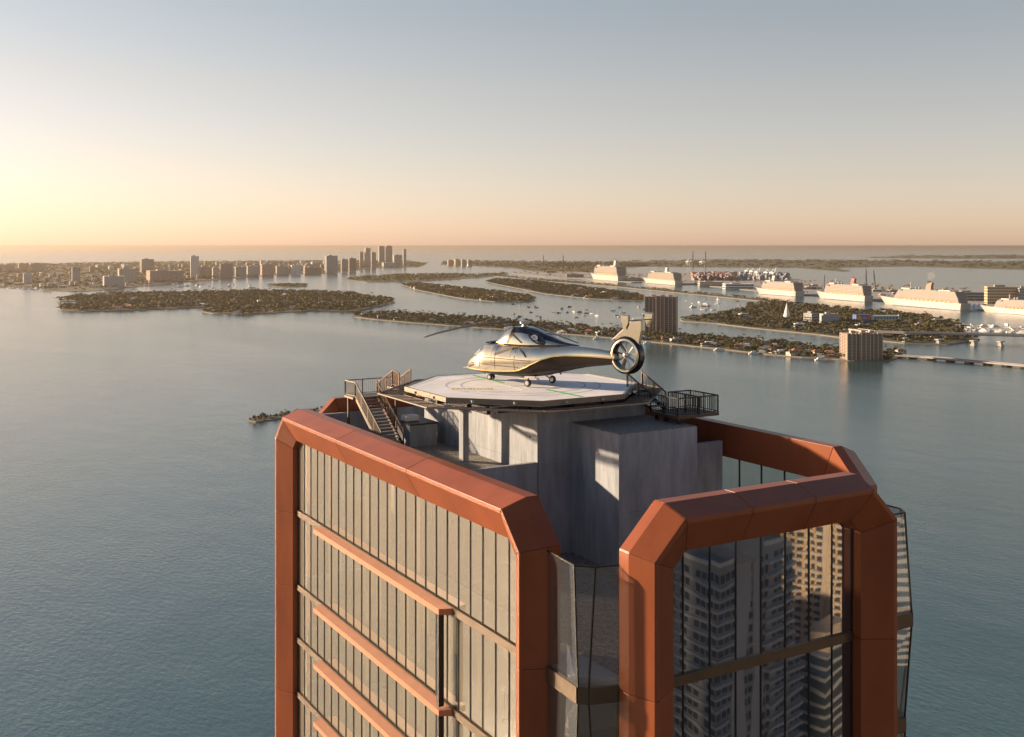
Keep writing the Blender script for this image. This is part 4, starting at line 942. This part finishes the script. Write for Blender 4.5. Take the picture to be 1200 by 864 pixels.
# smoke from the largest ship
sm = bpy.data.materials.new('funnel_smoke'); sm.use_nodes = True
for x in list(sm.node_tree.nodes):
    if x.type != 'OUTPUT_MATERIAL': sm.node_tree.nodes.remove(x)
pv = sm.node_tree.nodes.new('ShaderNodeVolumePrincipled'); pv.inputs['Color'].default_value = (.9, .86, .8, 1); pv.inputs['Density'].default_value = .012
sm.node_tree.links.new(pv.outputs[0], [x for x in sm.node_tree.nodes if x.type == 'OUTPUT_MATERIAL'][0].inputs['Volume'])
p = at(1087, 361.5); b = MB(); zz = 80
b.tube([(p.x, p.y, zz), (p.x + 6, p.y - 2, zz + 14), (p.x + 16, p.y - 4, zz + 30), (p.x + 22, p.y - 6, zz + 44)], [4, 9, 14, 6], 10)
tag(b.build('smoke', sm, smooth=True), 'pale smoke drifting off the funnel of the largest cruise ship', 'smoke', kind='stuff')

# ------------------------------------------------------------------ port
hotel = tower_block('port_hotel', 'long ochre slab with a regular window grid behind the cut-off cruise ship', 'building', 1158, 1197, 336.5, 357, 'ochre', .3, -.1, None, 9, 'grid')
tower_block('port_hotel_wing', 'grey shaded wing beside the long ochre slab at the port', 'building', 1195, 1206, 338, 357.5, 'grey', .8, -.1, None, 9, 'grid')
for i, (x0, x1, yt, yb, wl) in enumerate([(820, 848, 330.5, 335.5, 'cream'), (850, 884, 333, 339, 'white'), (736, 752, 326, 330, 'tan'), (640, 652, 317.5, 320, 'ochre'), (664, 684, 321.5, 325.5, 'tan'), (1080, 1120, 344, 351, 'rose'), (1120, 1156, 343, 353, 'grey'), (900, 930, 329, 334, 'grey')]):
    tower_block('port_shed', ['long cream terminal with lit bays on the quay', 'white terminal roof behind the ship with a slim funnel', 'tan shed between the two farthest ships', 'small lit shed on the far end of the port', 'tan shed before the farthest ship', 'rose shed behind the largest ship', 'grey shed behind the white tent roofs', 'grey shed at the foot of the gantries'][i], 'port building', x0, x1, yt, yb, wl, .5, 0, None, 9, 'band')
for i in range(26):
    x = random.uniform(940, 1160); yb = np.interp(x, [940, 1160], [338, 351]) + random.uniform(-3, 5); kk = random.choice(['tan', 'grey', 'white', 'rose'])
    tower_block('port_shed', f'low {kk} shed in the yard behind the cruise ships', 'port building', x, x + random.uniform(5, 14), yb - random.uniform(1.5, 3.5), yb, kk, .8, 0, f'{kk} port sheds', 9, 'band')
for col, cname in (((.28, .09, .07), 'red'), ((.26, .15, .09), 'rust'), ((.10, .13, .20), 'blue'), ((.24, .23, .22), 'grey')):
    m_ = mat('container_' + cname, col, .6, 0, .2, .3); b = MB()
    for i in range(150):
        x = random.uniform(812, 862) if cname in ('red', 'rust') or i % 3 else random.uniform(862, 925); p = at(x, random.uniform(323, 329), 3); nst = random.randint(1, 4)
        b.box(p.x - 14, p.x + 14, p.y - 7, p.y + 7, 3, 3 + nst * 7)
    tag(b.build('shipping_containers', m_), f'{cname} shipping containers stacked in the container yard', 'containers', kind='stuff')
M['crane'] = mat('crane_white', (.72, .70, .66), .5); M['crane_dark'] = mat('crane_grey', (.16, .15, .15), .6)
def gantry(label, x, yb, hpx, boom_up, m_, group):
    p = at(x, yb, 3); d = depth(p); H = hpx * d / F; r = thing('gantry_crane', label, 'crane', (p.x, p.y, 3), YAW_CAM + .6, group); o = (0, 0, 0); q = H * .16
    for sx in (-1, 1):
        for sy in (-1, 1): MB().bar((sx * q, sy * q, 0), (sx * q, sy * q, H * .55), H * .045).build('leg', m_, r, o=o)
    MB().box(-q * 1.2, q * 1.2, -q * 2.2, q * 1.6, H * .55, H * .64).build('girder', m_, r, o=o)
    MB().box(-q * .9, q * .9, -q * .6, q * .6, H * .64, H * .72).build('machine_house', m_, r, o=o)
    e = (0, -q * 5, H * .6) if not boom_up else (0, -q * 3.2, H * 1.15)
    MB().bar((0, -q * 1.8, H * .6), e, H * .04).build('boom', m_, r, o=o)
    MB().bar((0, 0, H * .64), (0, -q * .6, H * .98), H * .03).bar((0, -q * .6, H * .98), tuple(.5 * (a + b) for a, b in zip((0, -q * 1.8, H * .6), e)), H * .018).build('a_frame', m_, r, o=o)
for i, (x, yb, h) in enumerate(((875, 323, 9), (881, 324, 10), (887, 325, 10), (898, 326, 11), (905, 327, 12))):
    gantry('white container gantry in the row behind the slim-funnelled ship', x, yb, h, i in (2, 4), M['crane'], 'white gantries')
for x, yb, h, wd_ in ((806, 311.5, 8, 'left'), (822, 311.8, 8, 'right')): gantry(f'{wd_} one of two white-footed far gantries beside the channel', x, yb, h, False, M['crane'], 'far gantries')
def mast(label, x, yb, yt, lean):
    p = at(x, yb, 3); d = depth(p); H = (yb - yt) * d / F; r = thing('mobile_crane', label, 'crane', (p.x, p.y, 3), YAW_CAM); o = (0, 0, 0)
    MB().bar((0, 0, H * .1), (lean * H, 0, H), H * .03, H * .05).build('jib', M['crane_dark'], r, o=o); MB().box(-H * .06, H * .06, -H * .06, H * .06, 0, H * .1).build('crane_base', M['crane_dark'], r, o=o)
    MB().bar((-.1 * H, 0, H * .12), (lean * H, 0, H), H * .012).build('stay', M['crane_dark'], r, o=o)
for a in (('tall thin crane jib left of its twin over the far shore', 812, 312.5, 294.5, 0), ('tall thin crane jib right of its twin over the far shore', 827, 312.5, 294.8, 0), ('thin crane jib leaning behind the red-funnelled ship', 1015.5, 340, 316, -.03), ('darker crane jib leaning next to the largest ship bow', 1026, 340, 317, -.10), ('short crane jib behind the red-funnelled ship', 966, 338, 322, .02), ('far signal mast left of the first cruise ship', 637, 312, 299, 0), ('far signal mast over the first cruise ship', 660, 318, 299.5, 0)): mast(*a)
for i, x in enumerate((1136.5, 1142, 1147.5)):
    p = at(x, 362.5, 3); b = MB().add([(p.x - 14, p.y - 14, 3.2), (p.x + 14, p.y - 14, 3.2), (p.x + 14, p.y + 14, 3.2), (p.x - 14, p.y + 14, 3.2), (p.x, p.y, 22)], [(0, 1, 4), (1, 2, 4), (2, 3, 4), (3, 0, 4), (3, 2, 1, 0)])
    tag(b.build('canopy', M['white_paint']), 'pointed white tent roof beside the stern of the largest ship', 'canopy', 'white tent roofs at the terminal')

# ------------------------------------------------------------------ park island buildings, bridges, marina
p = at(922, 373.5, 2); b = MB().loft([[(p.x + r_ * math.cos(t), p.y + r_ * math.sin(t), z) for t in [2 * math.pi * i / 8 for i in range(8)]] for r_, z in ((13, 2), (9.5, 8), (5, 26), (1.5, 40), (.4, 46))])
tag(b.build('conical_pavilion', M['white_paint']), 'white conical pavilion rising from the dark woods of the park island', 'pavilion')
tower_block('exhibit_hall', 'long slanting grey hall in the middle of the park island', 'building', 945, 960, 368, 380, 'grey', 1.4, .5, None, 6, 'band')
tower_block('exhibit_hall', 'grey windowless box building next to the slanting hall', 'building', 964, 984, 368.5, 379.5, 'grey', .7, .05, None, 12, 'none')
tower_block('garage', 'low pale building with a flat roof near the island woods', 'building', 866, 878, 368, 372.5, 'white', .5, .2, None, 5, 'band')
tower_block('villa', 'white villa roof on the shaded side of the park island', 'building', 932, 944, 379.6, 383.5, 'white', .6, 0, None, 5, 'band')
# museum with coloured walls
p = at(1030, 378.5, 2); d = depth(p); px = d / F
mus = thing('museum', 'museum with a blue wall, an orange sun disc and a long pale green hall', 'museum', (p.x, p.y, 2), YAW_CAM + .06); o = (0, 0, 0)
for k_, c_ in (('m_blue', (.07, .12, .26)), ('m_orange', (.80, .36, .05)), ('m_purple', (.40, .27, .46)), ('m_rust', (.40, .15, .07)), ('m_green', (.42, .52, .50)), ('m_yellow', (.62, .52, .16))): M[k_] = mat(k_, c_, .7, 0, .08, .1)
MB().box(-27 * px, -9 * px, 0, 12 * px, 0, 9.5 * px).build('blue_hall', M['m_blue'], mus, o=o)
MB().cyl((-23.5 * px, -.6, 5.5 * px), (-23.5 * px, .4, 5.5 * px), 3.0 * px, 18).build('sun_disc', M['m_orange'], mus, o=o)
MB().box(-19.5 * px, -14.5 * px, -.5, .4, 4.2 * px, 7.5 * px).build('panel', M['m_purple'], mus, o=o); MB().box(-14 * px, -9.3 * px, -.6, .4, 3.6 * px, 9 * px).build('panel', M['m_rust'], mus, o=o)
MB().box(-8.9 * px, 25 * px, 1, 12 * px, 0, 8.4 * px).build('green_hall', M['m_green'], mus, o=o)
MB().box(-6 * px, 23 * px, .4, 1.2, 1.2 * px, 3.4 * px).build('panel', M['m_yellow'], mus, o=o)
for i in range(8): MB().box((-5 + i * 3.6) * px, (-3 + i * 3.6) * px, .5, 1.2, 4.6 * px, 6.8 * px).build('window', M['glass_far'], mus, o=o)
MB().prism([(22 * px, .5, 0), (25 * px, .5, 0), (23.5 * px, .5, 9.5 * px)], (0, 3, 0)).build('fin', M['white_paint'], mus, o=o)
for i, (x, y) in enumerate(((986, 390.5), (1004, 384), (1073, 383), (1092, 378), (1062, 396), (1090, 398))):
    tower_block('service_building', ['small yellow-lit pavilion beside the bridge ramp', 'grey annex in front of the museum', 'dark shed in the trees right of the museum', 'pale shed in the trees by the channel', 'low quay building under the bridge', 'second low quay building under the bridge'][i], 'building', x, x + 16, y - 3.2, y, ['ochre', 'grey', 'brown', 'cream', 'grey', 'tan'][i], .5, .1, None, 5, 'band')
def bridge(name, label, pts, wd, zdeck, th, piers, pm='bridge'):
    P = [at(x, y, zdeck) for x, y in pts]; c = P[0]; r = thing(name, label, 'bridge', (c.x, c.y, 0)); dk = MB()
    prof = ((-wd / 2, 0), (wd / 2, 0), (wd / 2, th * .6), (wd * .4, th), (-wd * .4, th), (-wd / 2, th * .6))
    rg = []
    for i, q in enumerate(P):
        t = (P[min(i + 1, len(P) - 1)] - P[max(i - 1, 0)]).normalized(); s_ = Vector((-t.y, t.x, 0)); rg.append([q + s_ * a + Vector((0, 0, -b)) for a, b in prof])
    dk.loft(rg).build('deck', M[pm], r)
    for sg in (1, -1):
        b = MB()
        for i in range(len(P) - 1):
            t = (P[i + 1] - P[i]).normalized(); s_ = Vector((-t.y, t.x, 0)) * (wd / 2 - .4) * sg; b.bar(P[i] + s_ + Vector((0, 0, .55)), P[i + 1] + s_ + Vector((0, 0, .55)), .5, 1.1)
        b.build('barrier', M[pm], r)
    MB().loft([[q + Vector((-t.y, t.x, 0)) * a + Vector((0, 0, .01 + b)) for a, b in ((-wd * .42, 0), (wd * .42, 0), (wd * .42, .03), (-wd * .42, .03))] for q, t in [(q, (P[min(i + 1, len(P) - 1)] - P[max(i - 1, 0)]).normalized()) for i, q in enumerate(P)]]).build('roadway', M['road'], r)
    for x, y in piers:
        q = at(x, y); MB().box(q.x - 5, q.x + 5, q.y - 5, q.y + 5, -1.5, 2.5).box(q.x - 3.4, q.x + 3.4, q.y - 3.4, q.y + 3.4, 2.5, zdeck - th - 2.5).box(q.x - 7, q.x + 7, q.y - 5, q.y + 5, zdeck - th - 2.5, zdeck - th - .02).build('pier', M[pm], r)
    return r
bridge('road_bridge', 'wide concrete road bridge on heavy piers leaving the park island', [(1000, 385.5), (1020, 388), (1060, 389.5), (1100, 390), (1150, 391.2), (1200, 392.5), (1300, 395), (1700, 404)], 26, 15, 4.0, [(1060, 402), (1100, 403.5), (1141, 405), (1172.5, 406), (1206, 407.5), (1250, 409), (1300, 411), (1400, 414), (1500, 417), (1600, 420)])
bridge('causeway_bridge', 'low flat causeway bridge starting at the beige condominium', [(1050, 416.3), (1080, 418), (1120, 421.3), (1160, 424.8), (1200, 428.4), (1300, 437), (1700, 472)], 17, 4.5, 2.2, [(1070, 419.5), (1092, 421.3), (1114, 423.2), (1136, 425.2), (1158, 427.1), (1180, 429.2), (1202, 431.2), (1230, 434), (1260, 436.5), (1300, 440), (1350, 444), (1400, 448.5), (1450, 453), (1500, 457), (1560, 462.5), (1620, 468), (1680, 473)])
MQ, MQp = land('marina_quay', [(1125, 384.5), (1200, 389), (1300, 395), (1300, 392.5), (1200, 386.5), (1126, 382.5)], h=2, mtl='quay', edge=None)
# boats
M['boat'] = mat('boat_white', (.74, .72, .68), .35); M['boat_dark'] = mat('boat_dark', (.10, .10, .11), .4)
def boat_form(L, yacht, mname):
    B = L * .26; ring = lambda x, b, h: [(x, -b, -.3), (x, b, -.3), (x, b * 1.15, h), (x, -b * 1.15, h)]
    bs = [('hull', MB().loft([ring(-L / 2, B * .42, L * .09), ring(0, B * .5, L * .09), ring(L * .3, B * .36, L * .11), ring(L / 2, .05, L * .13)]).mesh('hull'), mname)]
    if yacht: bs += [('cabin', MB().box(-L * .35, L * .2, -B * .36, B * .36, L * .09, L * .17).box(-L * .28, L * .06, -B * .28, B * .28, L * .17, L * .24).mesh('cabin'), mname), ('window', MB().box(-L * .33, L * .205, -B * .365, B * .365, L * .12, L * .15).mesh('window'), 'boat_dark')]
    else: bs += [('mast', MB().bar((L * .05, 0, L * .09), (L * .05, 0, L * 1.1), L * .012).bar((L * .05, 0, L * .25), (-L * .38, 0, L * .25), L * .018).mesh('mast'), 'alu'), ('cabin', MB().box(-L * .15, L * .15, -B * .25, B * .25, L * .09, L * .15).mesh('cabin'), mname)]
    for _, me, k_ in bs: me.materials.append(M[k_])
    return bs
BF = {'yacht': boat_form(24, True, 'boat'), 'sail': boat_form(15, False, 'boat_dark'), 'sailw': boat_form(15, False, 'boat'), 'launch': boat_form(15, True, 'boat_dark')}
def boat(kind, x, y, label, group, sc=1.0, yaw=None):
    p = at(x, y); r = thing('motor_yacht' if kind == 'yacht' else ('motor_launch' if kind == 'launch' else 'sailing_boat'), label, 'boat', (p.x, p.y, 0), random.uniform(0, 6.28) if yaw is None else yaw, group); r.scale = (sc, sc, sc)
    for n_, me, mk in BF[kind]: link(n_, me, None, r)
random.seed(5)
for i in range(34):
    x = random.uniform(600, 760); y = np.interp(x, [600, 760], [358, 362]) + random.uniform(-2, 14)
    boat(random.choice(['sail', 'launch', 'sail', 'launch', 'launch', 'sailw']), x, y, 'small boat moored in the bay between the islands', 'boats moored in the bay', random.uniform(.8, 1.3))
for i in range(22): boat(random.choice(['sailw', 'sail', 'yacht']), random.uniform(800, 870), random.uniform(351, 364), 'small boat moored in the lagoon by the thin causeway', 'boats moored in the lagoon', random.uniform(.7, 1.1))
for i in range(38): boat('yacht', 1127 + i * 2.4 + random.uniform(-1, 1), np.interp(1127 + i * 2.4, [1127, 1215], [386.5, 391.5]) - random.choice([0, 4.4]) + random.uniform(-.5, .5), 'white motor yacht berthed in the marina behind the road bridge', 'yachts in the marina', random.uniform(.8, 1.5))
boat('sailw', 1180, 381, 'tall-masted sailing boat standing out of the marina', None, 2.3)
for i in range(16): boat('yacht', random.uniform(205, 300), random.uniform(333, 340), 'pale boat anchored off the beach city inlet', 'boats off the inlet', random.uniform(1, 1.6))
for i in range(14): boat('yacht', random.uniform(8, 46), random.uniform(337.8, 339.5), 'pale boat at the small marina of the beach city', 'boats at the city marina', random.uniform(.9, 1.4))
for i, x in enumerate((645, 701, 760, 843, 884, 962)): boat('yacht', x, np.interp(x, [640, 1000], [391.5, 426]) , f'white motor yacht at the near island seawall, {ORD[5 - i]} from the beige condominium', 'yachts at the near island', .9, YAW_CAM + .1)

# ------------------------------------------------------------------ city ground and the towers mirrored in the glass, plus towers added out of view
structure(MB().prism([(-70, 120, -2), (1500, 120, -2), (1500, -1500, -2), (-900, -1500, -2), (-900, -260, -2)], (0, 0, 2 + GND)).build('ground', M['streets']))
def vpt(px, d):                                     # a spot seen at depth d in the mirror of the front glass
    a = (px - 600) / F; X, Y = (CT * a + ST) * d, (CT - ST * a) * d
    return Vector((X, 2 * GF - Y, GND))
def frame_tower(name, label, Cn, Lf, Rt, ztop, wall, fh, zb=GND, bay=3.2):
    e1, e2 = Lf - Cn, Rt - Cn; L1, L2 = e1.length, e2.length; e1n, e2n = e1.normalized(), e2.normalized()
    n1 = Vector((e1n.y, -e1n.x, 0)); n1 = n1 if n1.dot(e2n) < 0 else -n1; n2 = Vector((e2n.y, -e2n.x, 0)); n2 = n2 if n2.dot(e1n) < 0 else -n2
    r = thing(name, label, 'building', (Cn.x, Cn.y, zb))
    def face(b, org, u, n, a0, a1, z0, z1, out0, out1):
        p = org + u * a0; q = org + u * a1
        b.prism([Vector((*(p + n * out0).xy, z0)), Vector((*(q + n * out0).xy, z0)), Vector((*(q + n * out1).xy, z0)), Vector((*(p + n * out1).xy, z0))], (0, 0, z1 - z0))
    MB().prism([Vector((*v.xy, zb)) for v in (Cn, Lf, Lf + Rt - Cn, Rt)], (0, 0, ztop - zb)).build('wall', M['b_' + wall], r)
    return r, face, (e1n, n1, L1), (e2n, n2, L2)
M['b_tower'] = mat('facade_tower_render', (.50, .50, .50), .85, 0, .1, .2)
ZA = R(-86); Ca, La, Ra = vpt(838, 290), vpt(764, 316), vpt(926, 318)
ra, face, A1, A2 = frame_tower('condominium_tower', 'grey condominium tower with window rows and plain white bands, mirrored in the front glass', Ca, La, Ra, ZA, 'grey', 3.2)
wn = MB(); nfl = 34
for k in range(nfl):
    z = ZA - 4.2 - k * 3.35
    for (u, n, L_), org in ((A1, Ca), (A2, Ca)):
        nb = int(L_ / 2.6)
        for i in range(nb):
            if i % 4 == 3: continue
            face(wn, org, u, n, (i + .12) * L_ / nb, (i + .9) * L_ / nb, z, z + 1.9, -.1, .06)
    b = MB()
    face(b, Ca, A1[0], A1[1], -.9, A1[2], z - 1.15, z - .35, 0, .9); face(b, Ca, A2[0], A2[1], -.9, A2[2] * .16, z - 1.15, z - .35, 0, .9)
    face(b, Ca, A2[0], A2[1], A2[2] * .74, A2[2], z - 1.15, z - .35, 0, 1.5)
    b.build('balcony', M['b_tower'], ra)
wn.build('windows', M['glass_far'], ra, kind='stuff')
for f0, f1 in ((.20, .40), (.47, .66)):
    b = MB(); rg = []
    for i in range(25):
        z = R(-200) + (ZA - R(-200)) * i / 24; wv = .03 * math.sin(i * .55 + f0 * 9)
        a0, a1 = A2[2] * (f0 + wv * .5), A2[2] * (f1 + wv); p, q = Ca + A2[0] * a0, Ca + A2[0] * a1
        rg.append([Vector((*(p + A2[1] * .05).xy, z)), Vector((*(q + A2[1] * .05).xy, z)), Vector((*(q + A2[1] * .5).xy, z)), Vector((*(p + A2[1] * .5).xy, z))])
    b.loft(rg).build('plain_band', M['b_tower'], ra)
b = MB(); mid = (La + Ra) / 2; face(b, Ca + (mid - Ca) * .35, A1[0], A1[1], -6, A1[2] * .5, ZA, ZA + 11, -14, 0); b.build('roof_house', M['b_grey'], ra)
b = MB(); face(b, Ca, A1[0], A1[1], 0, A1[2], ZA, ZA + 1.2, -.5, 0); face(b, Ca, A2[0], A2[1], 0, A2[2], ZA, ZA + 1.2, -.5, 0); b.build('parapet', M['b_white'], ra)
Cb, Lb_, Rb = vpt(1004, 430), vpt(921, 452), vpt(1022, 470); ZB = R(-62)
rb, face, B1, B2 = frame_tower('balcony_tower', 'sunlit beige tower covered with small balconies, mirrored in the front glass', Cb, Lb_, Rb, ZB, 'ochre', 3.1)
wn = MB(); me_b = None
for k in range(46):
    z = ZB - 3 - k * 3.1
    for i in range(9):
        if i in (4,): continue
        a0 = (i + .12) * B1[2] / 9; a1 = (i + .62 + .2 * (i % 2)) * B1[2] / 9
        face(wn, Cb, B1[0], B1[1], a0, a1, z, z + 2.0, -.1, .06)
    b = MB()
    for i in range(9):
        if i == 4: continue
        a0 = (i + .05 + .3 * ((k + i) % 2)) * B1[2] / 9; face(b, Cb, B1[0], B1[1], a0, a0 + B1[2] / 9 * .6, z - .9, z + .35, 0, 1.6)
    if k < 40: b.build('balcony_row', M['b_cream'], rb)
wn.build('windows', M['glass_far'], rb, kind='stuff')
for f in (.445, .52): 
    b = MB(); face(b, Cb, B1[0], B1[1], B1[2] * f, B1[2] * (f + .03), GND, ZB, 0, 1.0); b.build('pilaster', M['b_cream'], rb)
Cc, Lc, Rc = vpt(962, 330), vpt(922, 340), vpt(1012, 356); ZCC = R(-124)
rc, face, C1, C2 = frame_tower('glass_office', 'lower dark blue glass block in front of the sunlit tower, mirrored in the front glass', Cc, Lc, Rc, ZCC, 'grey', 3.6)
for k in range(20):
    z = ZCC - 3.4 - k * 3.7; b = MB()
    for (u, n, L_) in (C1, C2): face(b, Cc, u, n, 0, L_, z, z + 2.5, -.1, .1)
    b.build('window_band', M['glass_far'], rc)
b = MB().prism([Vector((*v.xy, ZCC)) for v in (Cc * .9 + (Lc + Rc - Cc) * .1, Lc * .6 + Cc * .4, (Lc + Rc - Cc) * .6 + Cc * .4, Rc * .6 + Cc * .4)], (0, 0, 4)); b.build('roof_house', M['b_tan'], rc)
for i, (px, d, h, wl, hw) in enumerate(((880, 520, 100, 'tan', 22), (960, 640, 130, 'cream', 24), (800, 560, 110, 'grey', 26), (1010, 560, 120, 'rose', 20), (780, 430, 60, 'cream', 18), (1020, 300, 50, 'tan', 18),
                                        (700, 420, 120, 'brown', 30), (620, 480, 150, 'grey', 34), (740, 640, 170, 'brown', 36), (540, 520, 140, 'tan', 34), (660, 760, 190, 'grey', 40), (840, 800, 180, 'brown', 40), (920, 900, 190, 'grey', 44), (1100, 520, 130, 'grey', 30))):  # these eight added behind the viewpoint to darken what the copper mirrors
    p = vpt(px, d); nm_ = ['tan', 'tall cream', 'pale grey', 'rose', 'low cream', 'low tan', 'added broad brown', 'added wide grey', 'added tall brown', 'added broad tan', 'added very tall grey', 'added very tall brown', 'added widest grey', 'added plain grey'][i]
    r = thing('city_tower', nm_ + ' city building farther back in the view mirrored by the front glass', 'building', (p.x, p.y, GND), .4); o = (0, 0, 0); hd = hw * .75
    MB().box(-hw, hw, -hd, hd, 0, h).build('wall', M['b_' + wl], r, o=o); b = MB()
    for k in range(int(h / 4)): b.box(-hw - .1, hw + .1, -hd * .9, hd * .9, k * 4 + 1, k * 4 + 3).box(-hw * .92, hw * .92, -hd - .1, hd + .1, k * 4 + 1, k * 4 + 3)
    b.build('windows', M['glass_far'], r, o=o, kind='stuff')
r = thing('added_shade_tower', 'unseen dark tower added beside the viewpoint to shade the mirrored grey condominium', 'building', (58, -30, GND), math.radians(-61)); o = (0, 0, 0); h = R(20) - GND  # black block added out of view to shade the condominium and darken copper reflections
MB().box(-23, 23, -14, 14, 0, h).build('wall', M['mullion'], r, o=o); b = MB()
for k in range(54): b.box(-23.1, 23.1, -13.4, 13.4, k * 4 + .6, k * 4 + 3.7).box(-22.4, 22.4, -14.1, 14.1, k * 4 + .6, k * 4 + 3.7)
b.build('windows', M['mullion'], r, o=o, kind='stuff')
# a few furnishings behind the glass
def lamp(x, y, z, label):
    r = thing('floor_lamp', label, 'lamp', (x, y, R(z))); MB().cyl((x, y, R(z)), (x, y, R(z) + .04), .16, 10).bar((x, y, R(z) + .04), (x, y, R(z) + 1.35), .03).build('stand', M['dark'], r)
    MB().tube([(x, y, R(z) + 1.33), (x, y, R(z) + 1.4), (x, y, R(z) + 1.52), (x, y, R(z) + 1.64), (x, y, R(z) + 1.7)], [.05, .16, .2, .15, .04], 12).build('shade', M['globe'], r, smooth=True)
lamp(27.2, 47.2, -23.75, 'white globe floor lamp behind the glass of the second storey'); lamp(27.4, 62.4, -27.45, 'white globe floor lamp behind the glass of the third storey')
def sofa(x, y, z, label):
    r = thing('sofa', label, 'sofa', (x, y, R(z))); zz = R(z)
    MB().box(x - .45, x + .45, y - 1.1, y + 1.1, zz + .1, zz + .45).build('seat', M['sofa'], r); MB().box(x + .28, x + .5, y - 1.1, y + 1.1, zz + .45, zz + .85).build('backrest', M['sofa'], r)
    for s_ in (-1, 1): MB().box(x - .45, x + .5, y + s_ * 1.22 - .11, y + s_ * 1.22 + .11, zz + .1, zz + .62).build('armrest', M['sofa'], r)
sofa(27.9, 45.4, -23.75, 'grey sofa near the second storey glass'); sofa(27.9, 64.6, -27.45, 'grey sofa near the third storey glass'); sofa(27.9, 57.0, -23.75, 'grey sofa in the middle of the second storey')

# ------------------------------------------------------------------ air
hz = bpy.data.materials.new('haze_air'); hz.use_nodes = True; t = hz.node_tree
for x in list(t.nodes):
    if x.type != 'OUTPUT_MATERIAL': t.nodes.remove(x)
pv = t.nodes.new('ShaderNodeVolumePrincipled'); pv.inputs['Color'].default_value = (.60, .51, .41, 1); pv.inputs['Density'].default_value = 2.5e-5; pv.inputs['Anisotropy'].default_value = .55
t.links.new(pv.outputs[0], [x for x in t.nodes if x.type == 'OUTPUT_MATERIAL'][0].inputs['Volume'])
b = MB().box(-SEA - 500, SEA + 500, -SEA - 500, SEA + 500, -3.0, ZC + 3.5)
tag(b.build('haze', hz), 'thin pale evening haze lying over the whole bay', 'haze', kind='stuff')
print('single trees', NT[0])
